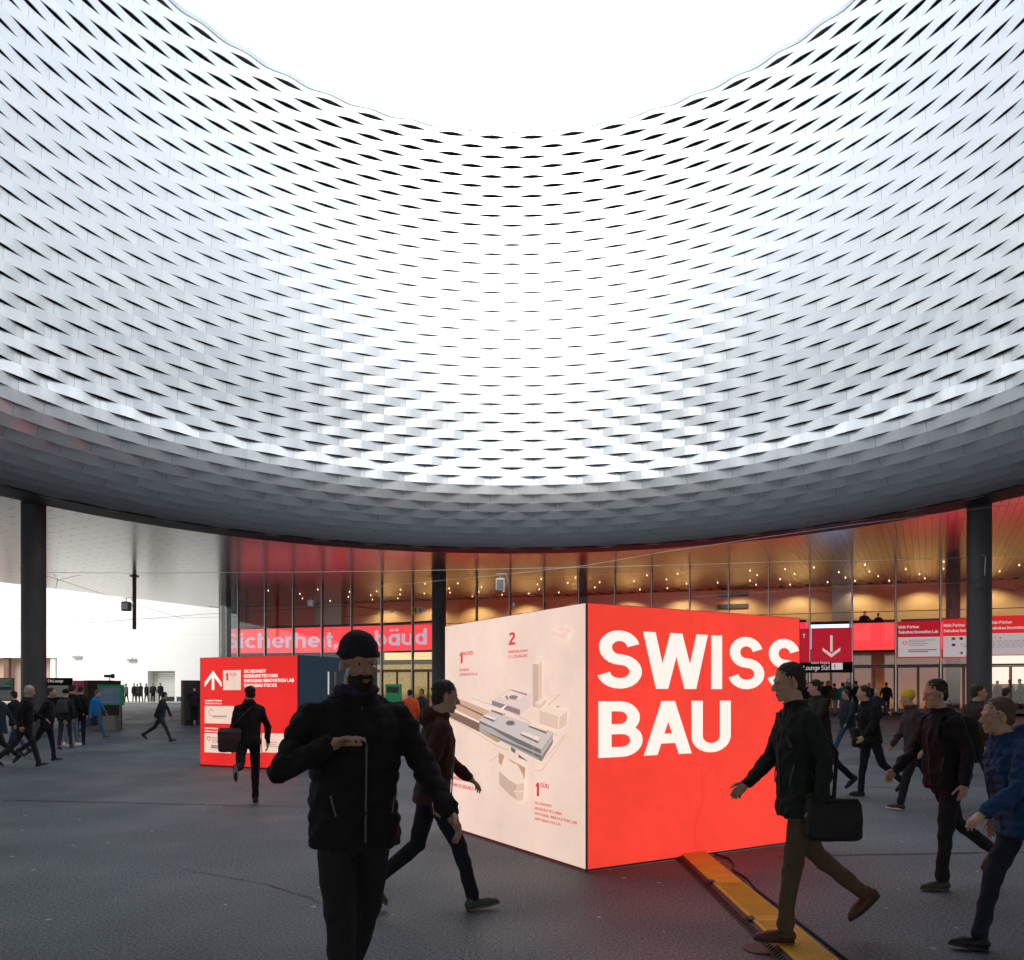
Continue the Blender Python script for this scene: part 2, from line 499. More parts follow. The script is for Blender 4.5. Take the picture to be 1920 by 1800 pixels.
# far pavement in front of the white building, with its kerb
pv = MB()
pv.prism([(-90, 70.6), (-21, 66.5), (-21, 81.95), (-90, 81.95)], lambda x, y, d: (x, y, d), .70, .90)
tag(pv.build('pavement', M['paver']), kind='structure')

# ------------------------------------------------------------------ the hall above: woven ring
CY = 20.9            # ring centre
NW = 52              # waves round the ring
def profile():
    pts = []
    for i in range(41):
        t = R(90) * i / 40
        pts.append((19.6 - 3.0 * math.sin(t), 9.0 + 3.2 * (1 - math.cos(t))))
    for i in range(1, 61):
        t = i / 60
        pts.append((16.6 - 1.9 * t, 12.2 + 14.6 * t))
    return pts
PR = profile()
cum = [0]
for a, b in zip(PR, PR[1:]): cum.append(cum[-1] + math.dist(a, b))
ROW = 0.405
NR = int(cum[-1] / ROW)
ROW = cum[-1] / NR
def prof(s):
    s = max(0, min(cum[-1], s))
    for i in range(len(cum) - 1):
        if s <= cum[i + 1] + 1e-9:
            t = (s - cum[i]) / (cum[i + 1] - cum[i])
            a, b = PR[i], PR[i + 1]
            p = (a[0] + (b[0] - a[0]) * t, a[1] + (b[1] - a[1]) * t)
            d = Vector((b[0] - a[0], b[1] - a[1])).normalized()
            return p, (d.x, d.y)
    return PR[-1], (0, 1)
def interp(tab, x):
    for (a, va), (b, vb) in zip(tab, tab[1:]):
        if x <= b: return va + (vb - va) * max(0, (x - a) / (b - a))
    return tab[-1][1]
AMP = [(0, .025), (2, .036), (4.5, .060), (6.0, .058), (8.5, .042), (11, .032), (13, .030), (15, .028), (17.0, .028), (20, .026)]
GAP = [(0, .0), (4.5, .006), (6.0, .034), (8, .032), (10.5, .030), (12.5, .034), (14.5, .046), (17, .078), (20, .098)]
TILT = [(0, .035), (4.5, .032), (6.5, .012), (20, .004)]      # each band leans a little over the one below
def ringp(th, s, off):
    """point of the ring at angle th (0 = far side), profile length s, pushed off towards the opening"""
    (r, z), d = prof(s)
    n = (-d[1], d[0])         # normal of the profile, facing the opening and down
    r2 = r + n[0] * off; z2 = z + n[1] * off
    return (r2 * math.sin(th), CY + r2 * math.cos(th), z2)
SEG = 8
def band_panel(mb, k, i):
    """one cladding panel: row k, wave i"""
    s0, s1 = k * ROW, (k + 1) * ROW
    sgn = 1 if k % 2 == 0 else -1
    # band k is proud of its neighbours where cos = 1; panel runs from trough to trough
    a = interp(AMP, (s0 + s1) / 2)
    g0, g1 = interp(GAP, s0), interp(GAP, s1); tl = interp(TILT, s0)
    base = (i + (0.5 if sgn < 0 else 0.0)) * 2 * math.pi / NW
    rows = [[], [], [], []]
    for j in range(SEG + 1):
        t = j / SEG - 0.5
        tt = t * 0.996
        th = base + tt * 2 * math.pi / NW
        c = math.cos(2 * math.pi * tt)
        off = a * c
        up = g0 * max(0, (c + .95) / 1.95) ** .9         # lower edge lifts where this band is proud
        dn = 0.5 * g1 * max(0, (-c + .95) / 1.95) ** .9  # upper edge drops where the next band is proud
        lo, hi = s0 + up, s1 - dn
        if k == NR - 1: hi = s1
        rows[0].append(ringp(th, lo, off + tl - .04)); rows[1].append(ringp(th, lo, off + tl))
        rows[2].append(ringp(th, hi, off - tl)); rows[3].append(ringp(th, hi, off - tl - .07))
    n = SEG + 1
    vs = rows[0] + rows[1] + rows[2] + rows[3]
    fs = []
    for q in range(3):
        for j in range(SEG):
            fs.append((q * n + j, q * n + j + 1, (q + 1) * n + j + 1, (q + 1) * n + j))
    mb.add(vs, fs)

def pix(p):
    return HORX + FPX * p[0] / p[1], HORY - FPX * (p[2] - EYE) / p[1]

hall = empty('exhibition_hall', (0, 51, 0.66))
tag(hall, 'exhibition hall with woven silver facade round a circular opening above a glazed golden lounge', 'building')
cand = []
for k in range(NR):
    for i in range(-NW // 2, NW // 2):
        base = (i + (0.5 if k % 2 else 0.0)) * 2 * math.pi / NW
        c = ringp(base, (k + .5) * ROW, 0)
        area = -1
        if c[1] > 2 and abs(base) < R(100):
            ps = [pix(ringp(base + q * math.pi / NW, s * ROW, 0)) for q, s in ((-1, k), (1, k), (1, k + 1), (-1, k + 1))]
            cx = sum(p[0] for p in ps) / 4; cy = sum(p[1] for p in ps) / 4
            if 10 < cx < 1910 and 5 < cy < 1025:
                area = 0.5 * abs(sum(ps[j][0] * ps[(j + 1) % 4][1] - ps[(j + 1) % 4][0] * ps[j][1] for j in range(4)))
        cand.append((area, k, i))
cand.sort(reverse=True)
hi = hall.matrix_basis.copy()
def to_hall(mb):
    mb.v = [(x, y - 51, z - 0.66) for x, y, z in mb.v]
    return mb
for area, k, i in cand[:300]:
    mb = MB(); band_panel(mb, k, i)
    to_hall(mb).build('facade_panel', M['alu'], hall)
mb = MB()
for area, k, i in cand[300:]: band_panel(mb, k, i)
tag(to_hall(mb).build('facade_panels', M['alu'], hall), kind='stuff')

# added rim strip, darker tone painted in to outline it against the sky
mb = MB(); nc = NW * 8
sg_ = 1 if (NR - 1) % 2 == 0 else -1
a_ = interp(AMP, cum[-1])
for q, (ds, do) in enumerate(((-.15, .022), (.012, .022), (.012, -.30))):
    for j in range(nc):
        th = 2 * math.pi * j / nc; c = sg_ * math.cos(NW * th)
        p = ringp(th, cum[-1] + min(ds, 0), a_ * c + do); mb.v.append((p[0], p[1], p[2] + max(ds, 0) + .03 * c))
for q in range(2):
    for j in range(nc):
        mb.f.append((q * nc + j, q * nc + (j + 1) % nc, (q + 1) * nc + (j + 1) % nc, (q + 1) * nc + j)); mb.mi.append(0)
to_hall(mb).build('rim_tone_strip', mat('rim_tone', (.50, .56, .60), .6, .35), hall, True)
# dark shell behind the bands, flange under the rim, capping
mb = MB(); n = 104
prf = [prof(cum[-1] * i / 30) for i in range(31)]
for (p, d) in prf:
    q = (p[0] + d[1] * .42, p[1] - d[0] * .42)
    for j in range(n):
        th = 2 * math.pi * j / n
        mb.v.append((q[0] * math.sin(th), CY + q[0] * math.cos(th), q[1]))
for a in range(30):
    for j in range(n):
        mb.f.append((a * n + j, a * n + (j + 1) % n, (a + 1) * n + (j + 1) % n, (a + 1) * n + j)); mb.mi.append(0)
to_hall(mb).build('facade_backing', M['shell'], hall, True)
mb = MB()
for r0, r1, z in ((19.45, 20.9, 8.955),):
    for j in range(n):
        a, b = 2 * math.pi * j / n, 2 * math.pi * (j + 1) / n
        pts = [(r * math.sin(t), CY + r * math.cos(t), zz) for r, t, zz in ((r0, a, z), (r0, b, z), (r1, b, z), (r1, a, z), (r0, a, z + .06), (r0, b, z + .06), (r1, b, z + .06), (r1, a, z + .06))]
        mb.add(pts, [(0, 1, 2, 3), (0, 4, 5, 1), (3, 2, 6, 7)])
to_hall(mb).build('rim_flange', M['flange'], hall)

# ------------------------------------------------------------------ soffit
PD = Vector((math.sin(R(27.5)), math.cos(R(27.5))))      # direction of the planks and of the soffit's left edge
PN = Vector((PD.y, -PD.x))
E0 = Vector((-33.8, 52.8))                                # a point of the left edge
SOF = [E0 + PD * 45, E0 - PD * 95, E0 - PD * 95 + PN * 125, E0 + PD * 45 + PN * 125]
def in_sof(p):
    a = p - E0; s = a.dot(PN); t = a.dot(PD)
    return .1 < s < 125 and -95 < t < 45
def ray_poly(c, d):
    best = None
    for a, b in zip(SOF, SOF[1:] + SOF[:1]):
        e = b - a; den = d.x * e.y - d.y * e.x
        if abs(den) < 1e-9: continue
        t = ((a.x - c.x) * e.y - (a.y - c.y) * e.x) / den
        u = ((a.x - c.x) * d.y - (a.y - c.y) * d.x) / den
        if t > 0 and -1e-6 <= u <= 1 + 1e-6 and (best is None or t < best): best = t
    return c + d * best
def slab(name, r, z0, z1, m, par):
    mb = MB(); C = Vector((0, CY))
    angs = sorted([2 * math.pi * j / 96 for j in range(96)] + [math.atan2(p.x - C.x, p.y - C.y) % (2 * math.pi) for p in SOF])
    inn = [C + Vector((math.sin(a), math.cos(a))) * r for a in angs]
    out = [ray_poly(C, Vector((math.sin(a), math.cos(a)))) for a in angs]
    n = len(angs)
    vs = [(p.x, p.y, z) for z in (z0, z1) for L in (inn, out) for p in L]
    fs = []
    for j in range(n):
        k = (j + 1) % n
        fs += [(j, k, n + k, n + j), (2 * n + j, 3 * n + j, 3 * n + k, 2 * n + k), (n + j, n + k, 3 * n + k, 3 * n + j), (j, 2 * n + j, 2 * n + k, k)]
    mb.add(vs, fs)
    return to_hall(mb).build(name, m, par)
slab('soffit_slab', 19.7, 9.035, 9.6, M['soffit_back'], hall)
slab('roof', 15.3, 26.3, 26.78, M['flange'], hall)
# upper outer walls
mb = MB()
for a, b in zip(SOF, SOF[1:] + SOF[:1]):
    c = (a + b) / 2; L = (b - a).length
    mb.box((c.x, c.y, 17.95), (L, .5, 16.7), Matrix.Rotation(math.atan2(b.y - a.y, b.x - a.x), 3, 'Z'))
to_hall(mb).build('outer_wall', M['frame_alu'], hall)

FO = Vector((0, 51.0)); FA = R(16.8)
FU = Vector((math.cos(FA), -math.sin(FA))); FN = Vector((math.sin(FA), math.cos(FA)))
def F(u, d, z=0.0):
    p = FO + FU * u + FN * d
    return Vector((p.x, p.y, z))
def pu(px, d=0.0):
    """facade coordinate u at photograph column px, d behind the glass line"""
    k = (px - HORX) / FPX
    # x = u cu + d sa ; y = 51 - u sa + d ca ; x = k y
    cu, sa = math.cos(FA), math.sin(FA)
    return (k * (51 + d * cu) - d * sa) / (cu + k * sa)
PL, PW = 2.7, 0.29
planks = []
for a in range(int(125 / PW)):
    for b in range(-35, 17):
        s = a * PW + PW / 2
        t = b * PL + (a % 3) * PL / 3
        c = E0 + PN * s + PD * t
        if not in_sof(c): continue
        L_ = PL
        rc = c - Vector((0, CY)); al = rc.dot(PD); ac = rc.dot(PN)
        if abs(ac) < 19.8:
            hc_ = math.sqrt(19.8 ** 2 - ac * ac)            # the ring cuts the plank between -hc_ and hc_
            lo_, hi_ = al - PL / 2, al + PL / 2
            if lo_ > -hc_ and hi_ < hc_: continue
            if lo_ < hc_ < hi_ and lo_ > -hc_: lo_ = hc_
            elif lo_ < -hc_ < hi_: hi_ = -hc_
            L_ = hi_ - lo_
            if L_ < .06: continue
            c = c + PD * ((lo_ + hi_) / 2 - al)
        rel = c - FO
        dd = rel.dot(FN)
        if c.y < -25 or dd > 9.5: continue
        key = -1
        if c.y > 22:
            px, py = pix((c.x, c.y, 9.0))
            if 5 < px < 1915 and abs(px - 960) > 380 and L_ == PL: key = FPX * PW / c.y
        planks.append((key, a, b, c, L_))
planks.sort(key=lambda t: -t[0])
rotp = Matrix.Rotation(math.atan2(PD.y, PD.x), 3, 'Z')
pm = MB(); pm.box((0, 0, 0), (PL - .03, PW - .012, .03))
pme = pm.mesh('soffit_plank', mats=M['soffit'])
for key, a, b, c, L_ in planks[:300]:
    o = link('soffit_plank', pme, hall)
    o.location = (c.x, c.y - 51, 9.015 - .66); o.rotation_euler = (0, 0, math.atan2(PD.y, PD.x))
mb = MB()
for key, a, b, c, L_ in planks[300:]: mb.box((c.x, c.y, 9.015), (L_ - .03, PW - .012, .03), rotp)
tag(to_hall(mb).build('soffit_planks', M['soffit'], hall), kind='stuff')

# ------------------------------------------------------------------ glazed front of the lounge
ZG = .66         # ground at the glass
ZT = 8.99        # soffit
SP = 2.25
us = [11.09 + SP * i for i in range(-13, 15)]
uL = us[0] - 2.2
UC = uL; RC = 3.2                   # rounded glass corner
def fb(mb, u0, d0, z0, u1, d1, z1):
    """box in facade coordinates"""
    vs = [F(u, d, z) for z in (z0, z1) for u, d in ((u0, d0), (u1, d0), (u1, d1), (u0, d1))]
    mb.add(vs, [(0, 1, 2, 3), (4, 7, 6, 5), (0, 4, 5, 1), (1, 5, 6, 2), (2, 6, 7, 3), (3, 7, 4, 0)])
allu = [uL] + us
for u in allu:
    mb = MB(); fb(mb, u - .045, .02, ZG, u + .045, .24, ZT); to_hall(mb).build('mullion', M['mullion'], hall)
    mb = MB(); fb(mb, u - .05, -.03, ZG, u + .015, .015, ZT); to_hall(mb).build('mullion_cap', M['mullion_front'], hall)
for a, b in zip(allu, allu[1:]):
    mb = MB(); fb(mb, a + .052, .06, ZG + 2.55 + .06, b - .052, .085, ZT - .01)
    to_hall(mb).build('glass_pane', M['glass'], hall)
    mb = MB(); fb(mb, a + .052, .03, ZG + 2.50, b - .052, .14, ZG + 2.60)
    to_hall(mb).build('transom', M['mullion'], hall)
    mb = MB(); fb(mb, a + .052, .045, 6.22, b - .052, .10, 6.26)
    to_hall(mb).build('transom', M['mullion'], hall)
    # glass doors below the transom
    if a > uL + 1:
        mid = (a + b) / 2
        for q0, q1 in ((a + .06, mid - .01), (mid + .01, b - .06)):
            mb = MB()
            fb(mb, q0, .05, ZG + .02, q0 + .055, .11, ZG + 2.49); fb(mb, q1 - .055, .05, ZG + .02, q1, .11, ZG + 2.49)
            fb(mb, q0 + .056, .05, ZG + 2.42, q1 - .056, .11, ZG + 2.49); fb(mb, q0 + .056, .05, ZG + .02, q1 - .056, .11, ZG + .14)
            dr = to_hall(mb).build('door', M['mullion'], hall)
            mb = MB(); fb(mb, q0 + .056, .075, ZG + .141, q1 - .056, .09, ZG + 2.419)
            to_hall(mb).build('door_glass', M['glass'], dr)
# rounded corner and side glazing
def cpt(i, n=10, r=RC):
    a = R(90) * i / n
    return (UC - r * math.sin(a), RC - r * math.cos(a))
for i in range(8):
    (u0, d0), (u1, d1) = cpt(i, 8), cpt(i + 1, 8)
    mb = MB(); vs = [F(u, d, z) for z in (ZG, ZT) for u, d in (cpt(i, 8), cpt(i + 1, 8), cpt(i + 1, 8, RC - .02), cpt(i, 8, RC - .02))]
    mb.add(vs, [(0, 1, 2, 3), (4, 7, 6, 5), (0, 4, 5, 1), (2, 6, 7, 3)])
    to_hall(mb).build('glass_pane', M['glass_green'], hall)
    if i % 4 == 3:
        mb = MB(); p = F(u1, d1); mb.tube([(p.x, p.y, ZG), (p.x, p.y, ZT)], .04, 8); to_hall(mb).build('mullion', M['mullion_front'], hall)
for i in range(6):
    d0 = RC + i * 2.4
    mb = MB(); fb(mb, UC - RC, d0 + .03, ZG, UC - RC + .02, d0 + 2.37, ZT - .01); to_hall(mb).build('glass_pane', M['glass_green'], hall)
    mb = MB(); fb(mb, UC - RC - .03, d0 + 2.37, ZG, UC - RC + .15, d0 + 2.43, ZT - .01); to_hall(mb).build('mullion', M['mullion'], hall)

# lounge interior
DB = 10.0
mb = MB(); fb(mb, pu(505, DB), DB, ZG, 48, DB + .3, ZT + .05); to_hall(mb).build('lounge_wall', M['gold'], hall)
mb = MB(); fb(mb, pu(505, DB) - .3, 4.6, 5.9, pu(505, DB), DB + .3, ZT); to_hall(mb).build('lounge_wall', M['gold'], hall)
for pa, pb in ((1560, 1597), (590, 640)):
    mb = MB(); fb(mb, pu(pa, 9.2), 9.2, 5.1, pu(pb, 9.2), 9.98, ZT); to_hall(mb).build('lounge_pier', M['inner_ceiling'], hall)
mb = MB(); fb(mb, UC - RC, .3, ZG - .10, 48, DB + 3, ZG + .004); to_hall(mb).build('lounge_floor', M['inner_floor'], hall)
mb = MB(); fb(mb, pu(505, DB), 5.2, 4.55, 48, DB - .01, 4.95); to_hall(mb).build('mezzanine', M['dark'], hall)
mb = MB(); fb(mb, pu(815, 5), 5.0, 4.5, 48, 5.15, 5.75); to_hall(mb).build('mezzanine_parapet', M['dark'], hall)
# dark wall openings and vents in the golden wall
for (pa, pb, y0, y1) in ((1345, 1403, 1118, 1124), (1345, 1403, 1138, 1146)):
    z0, z1 = EYE + (HORY - y1) / FPX * 58.5, EYE + (HORY - y0) / FPX * 58.5
    mb = MB(); fb(mb, pu(pa, DB), DB - .12, z0, pu(pb, DB), DB - .005, z1); to_hall(mb).build('vent', M['dark'], hall)
# downlights
dl = glow('downlight_glow', (255, 225, 170), 3.5)
cnt = 0
for i in range(-9, 16):
    for j in range(4):
        u = i * 2.05 + (0.9 if j % 2 else 0) + random.uniform(-.35, .35); d = .9 + j * 2.3 + random.uniform(-.3, .3)
        if random.random() < .22: continue
        mb = MB(); p = F(u, d)
        mb.tube([(p.x, p.y, 8.955), (p.x, p.y, 8.995)], .038, 10)
        to_hall(mb).build('downlight', dl, hall)
# lamps of the lounge: warm light, upper gallery and entrance level
def area_lamp(u, d, z, sx, sy, power, col, name='lounge_lamp', rot=(0, 0, 0)):
    l = bpy.data.lights.new(name, 'AREA'); l.shape = 'RECTANGLE'; l.size = sx; l.size_y = sy; l.energy = power; l.color = col
    o = bpy.data.objects.new(name, l); COL.objects.link(o); o.location = F(u, d, z); o.rotation_euler = rot
    return o
def spot(u, d, z, power, col, tilt=0.0, size=130, rad=.07):
    l = bpy.data.lights.new('lounge_lamp', 'SPOT'); l.energy = power; l.color = col; l.spot_size = R(size); l.spot_blend = .6; l.shadow_soft_size = rad
    o = bpy.data.objects.new('lounge_lamp', l); COL.objects.link(o); o.location = F(u, d, z)
    o.rotation_euler = (R(tilt), 0, -FA)
for i in range(14):
    spot(-13.5 + i * 3.9, 8.5, 8.86, 80, (1, .79, .53), 12)
    spot(-12.0 + i * 3.9, 6.6, 4.42, 62, (1, .79, .53), 0)

# columns
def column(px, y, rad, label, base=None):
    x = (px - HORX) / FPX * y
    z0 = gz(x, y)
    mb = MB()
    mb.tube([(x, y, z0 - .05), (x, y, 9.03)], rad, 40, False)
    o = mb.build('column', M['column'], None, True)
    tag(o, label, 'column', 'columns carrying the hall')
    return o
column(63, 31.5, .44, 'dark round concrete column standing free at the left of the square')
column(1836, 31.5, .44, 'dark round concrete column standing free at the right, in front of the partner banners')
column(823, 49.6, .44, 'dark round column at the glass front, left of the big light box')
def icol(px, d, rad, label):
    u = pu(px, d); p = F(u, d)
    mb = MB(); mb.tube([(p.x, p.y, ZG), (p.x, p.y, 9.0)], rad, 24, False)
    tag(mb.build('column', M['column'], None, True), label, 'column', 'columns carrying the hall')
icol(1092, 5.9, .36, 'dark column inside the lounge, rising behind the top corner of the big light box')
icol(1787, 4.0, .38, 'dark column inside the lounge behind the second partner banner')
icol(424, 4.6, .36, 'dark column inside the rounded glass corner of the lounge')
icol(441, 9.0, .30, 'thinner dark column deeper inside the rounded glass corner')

# hanging panel seen edge on
p = at(252, 1100, 50.0)
mb = MB(); mb.box((p.x, p.y, (9.03 + 5.67) / 2), (.17, .17, 3.36)); mb.box((p.x, p.y, 8.97), (.4, .4, .05))
tag(mb.build('hanging_pole', M['rust']), 'narrow dark pole hanging straight down from the soffit, right of the left column', 'pole')

# ------------------------------------------------------------------ banners and screens on the glass
def fac3(u0, d):
    """print plane in front of the facade: x along u from u0, y up, depth towards the square"""
    return lambda x, y, q: F(u0 + x, d - q, y)
def zat(u, d, py):
    y = F(u, d).y
    return EYE + (HORY - py) / FPX * y
# arrow banner
def bay(i):   # bay i from mullion 11.09 + 2.25 i
    return 11.09 + SP * i, 11.09 + SP * (i + 1)
def bay_banner(i, py0, py1, m, label, d=-.09):
    a, b = bay(i); uc = (a + b) / 2
    z1, z0 = zat(uc, d, py0), zat(uc, d, py1)
    mtx = Matrix.Translation(F(uc, d, z0)) @ Matrix.Rotation(-FA, 4, 'Z')
    root = empty('banner', F(uc, d, z0), -FA)
    tag(root, label, 'banner', 'red exhibition banners hung on the glass front')
    inv = mtx.inverted()
    def put(mb, name, mm):
        mb.v = [tuple(inv @ Vector(v)) for v in mb.v]
        return mb.build(name, mm, root)
    mb = MB(); fb(mb, a + .06, d, z0, b - .04, d + .03, z1); put(mb, 'cloth', m)
    return root, (lambda x, y, q: F(a + .06 + x, d - q, z0 + y)), put, b - a - .10, z1 - z0
M['banner_print'] = glow('banner_print_white', (225, 212, 210), .6, .9)  # banner print glows too, ambient light put into its emission
_, T, put, w, h = bay_banner(3, 1177, 1241, M['banner_red'], 'dark red banner with a big white arrow pointing down, above the entrance sign')
mb = MB(); cx = w * .50; aw = .13
rect(mb, cx - aw / 2, h * .30, cx + aw / 2, h * .78, T, .004)
for sg in (-1, 1):
    flat(mb, [(cx, h * .13), (cx, h * .13 + .20), (cx + sg * .47, h * .13 + .56), (cx + sg * .47, h * .13 + .38)], T, .0055)
put(mb, 'arrow', M['banner_print'])
_, T, put, w, h = bay_banner(2, 1179, 1243, M['banner_red'], 'dark red banner with a white letter T, half hidden by the big light box')
mb = MB(); letters(mb, 'T', w - .36, h * .72, .24, T, w=.18)
put(mb, 'lettering', M['banner_print'])
def partner(i, py0, py1, m, label, kind):
    _, T, put, w, h = bay_banner(i, py0, py1, m, label)
    mb = MB(); rect(mb, .03, .05, w - .03, h * .56, T, .004); put(mb, 'white_field', M['banner_white'])
    mb = MB()
    letters(mb, 'Main Partner', .05, h * .80, .165, T, w=.18, fit=1.05)
    letters(mb, 'Swissbau Innovation Lab', .05, h * .66, .165, T, w=.18, fit=w - .16)
    put(mb, 'lettering', M['banner_print'])
    mb = MB()
    if kind == 'cross':
        cx, cy, r = .36, h * .40, .10
        sh = [(-1, .9), (1, .9), (1, -.1), (.6, -.75), (0, -1.1), (-.6, -.75), (-1, -.1)]
        flat(mb, [(cx + x * r, cy + y * r) for x, y in sh], T, .007); put(mb, 'crest', M['banner_red2'])
        mb = MB(); rect(mb, cx - .06, cy - .02, cx + .06, cy + .02, T, .0095); rect(mb, cx - .02, cy - .06, cx + .02, cy + .06, T, .0105); put(mb, 'cross', M['banner_print'])
        mb = MB()
        for q, ww in enumerate((1.35, .85, .95, .8)): rect(mb, .56, h * .47 - q * .095, .56 + ww, h * .47 - q * .095 + .022, T, .007)
        put(mb, 'small_print', M['print_grey'])
        mb = MB()
        for q, ww in enumerate((1.4, 1.0)): rect(mb, .54, h * .20 - q * .10, .54 + ww, h * .20 - q * .10 + .04, T, .007)
        put(mb, 'small_print', M['print_dark'])
    elif kind == 'squares':
        for (x, y, c) in ((.45, .46, (.45, .50, .06)), (.82, .46, (.05, .02, .03)), (.45, .30, (.05, .14, .28))):
            mb = MB(); rect(mb, x, h * y, x + .17, h * y + .13, T, .007); put(mb, 'logo_square', mat('logo_ink', c, .6))
        mb = MB(); letters(mb, 'BAUEN', .84, h * .33, .07, T, w=.2); letters(mb, 'SCHWEIZ', .84, h * .27, .07, T, w=.2); put(mb, 'small_print', M['print_dark'])
        mb = MB(); flat(mb, [(.92 + .08 * math.cos(t), h * .12 + .06 * math.sin(t)) for t in [k * math.pi / 6 for k in range(12)]], T, .007); put(mb, 'emblem', M['print_grey'])
    else:
        mb = MB(); x = .10
        for c in 'sia':
            letters(mb, c, x, h * .42, .15, T, w=.2, off=.007); x += .19
        put(mb, 'logo', M['banner_red2'])
        mb = MB()
        for q in range(4):
            x = .10
            while x < w - .3:
                ww = random.uniform(.12, .3); rect(mb, x, h * .36 - q * .11, x + ww, h * .36 - q * .11 + .024, T, .007); x += ww + .07
        put(mb, 'small_print', M['print_grey'])
partner(5, 1164, 1233, M['banner_red'], 'dark red and white partner banner with a small red and white crest', 'cross')
partner(6, 1160, 1233, M['banner_red2'], 'red and white partner banner with small coloured squares, partly behind the right column', 'squares')
partner(7, 1154, 1229, M['banner_red2'], 'red and white partner banner with three small red letters, right of the right column', 'sia')
partner(8, 1148, 1227, M['banner_red2'], 'red and white partner banner at the right edge of the photo', 'cross')

# black entrance sign
d = -.20
u0, u1 = bay(1)[0], bay(3)[1] - .02
uc = (u0 + u1) / 2; z1, z0 = zat(19, d, 1241.5), zat(19, d, 1261)
root = empty('entrance_sign', F(uc, d, z0), -FA); inv = (Matrix.Translation(F(uc, d, z0)) @ Matrix.Rotation(-FA, 4, 'Z')).inverted()
tag(root, 'long black entrance sign reading City Lounge Süd with a white square 1', 'sign')
def putr(mb, name, mm):
    mb.v = [tuple(inv @ Vector(v)) for v in mb.v]
    return mb.build(name, mm, root)
mb = MB(); fb(mb, u0, d, z0, u1, d + .12, z1); putr(mb, 'board', M['blacksign'])
T = lambda x, y, q: F(x, d - q, y)
H_ = z1 - z0
su = pu(1580, d)
mb = MB(); rect(mb, pu(1559, d), z0 + .16, su, z1 - .04, T, .004); putr(mb, 'number_field', M['banner_print'])
mb = MB(); letters(mb, '1', pu(1563, d), z0 + .22, H_ - .34, T, w=.17, off=.008); putr(mb, 'number', M['print_dark'])
mb = MB(); e = pu(1556, d)
t1 = text_width('City Lounge Süd', .13) * .26 * .92
letters(mb, 'City Lounge Süd', e - t1, z0 + .15, .26, T, w=.13, xs=.92)
putr(mb, 'lettering', M['banner_print']); mb = MB()
t2 = text_width('Innerer Eingang', .12) * .13
letters(mb, 'Innerer Eingang', e - t2, z0 + .50, .13, T, w=.13)
putr(mb, 'lettering', M['banner_print'])

# LED screens
def led(name, srgb, gain):
    m = bpy.data.materials.new(name); m.use_nodes = True
    nt = m.node_tree; b = nt.nodes['Principled BSDF']; L = nt.links
    b.inputs['Base Color'].default_value = (.03, .02, .02, 1); b.inputs['Roughness'].default_value = .5
    uv = nt.nodes.new('ShaderNodeUVMap'); sx = nt.nodes.new('ShaderNodeSeparateXYZ'); L.new(uv.outputs[0], sx.inputs[0])
    mults = []
    for ax in (0, 1):
        a = nt.nodes.new('ShaderNodeMath'); a.operation = 'MULTIPLY'; a.inputs[1].default_value = 2 * math.pi / .125; L.new(sx.outputs[ax], a.inputs[0])
        s = nt.nodes.new('ShaderNodeMath'); s.operation = 'SINE'; L.new(a.outputs[0], s.inputs[0])
        c = nt.nodes.new('ShaderNodeMath'); c.operation = 'MULTIPLY_ADD'; c.inputs[1].default_value = .13; c.inputs[2].default_value = .87; L.new(s.outputs[0], c.inputs[0])
        mults.append(c)
    k = nt.nodes.new('ShaderNodeMath'); k.operation = 'MULTIPLY'; L.new(mults[0].outputs[0], k.inputs[0]); L.new(mults[1].outputs[0], k.inputs[1])
    k2 = nt.nodes.new('ShaderNodeMath'); k2.operation = 'MULTIPLY'; k2.inputs[1].default_value = gain / (2 ** EXPOSURE); L.new(k.outputs[0], k2.inputs[0])
    b.inputs['Emission Color'].default_value = (*s2l(srgb), 1); L.new(k2.outputs[0], b.inputs['Emission Strength'])
    return m
M['led_red'] = led('led_red', (255, 66, 72), 1.7)
M['led_white'] = led('led_white', (240, 205, 225), 1.0)
def uvbox(o, fn):
    me = o.data; uv = me.uv_layers.new(name='UVMap')
    for l in me.loops:
        uv.data[l.index].uv = fn(me.vertices[l.vertex_index].co)
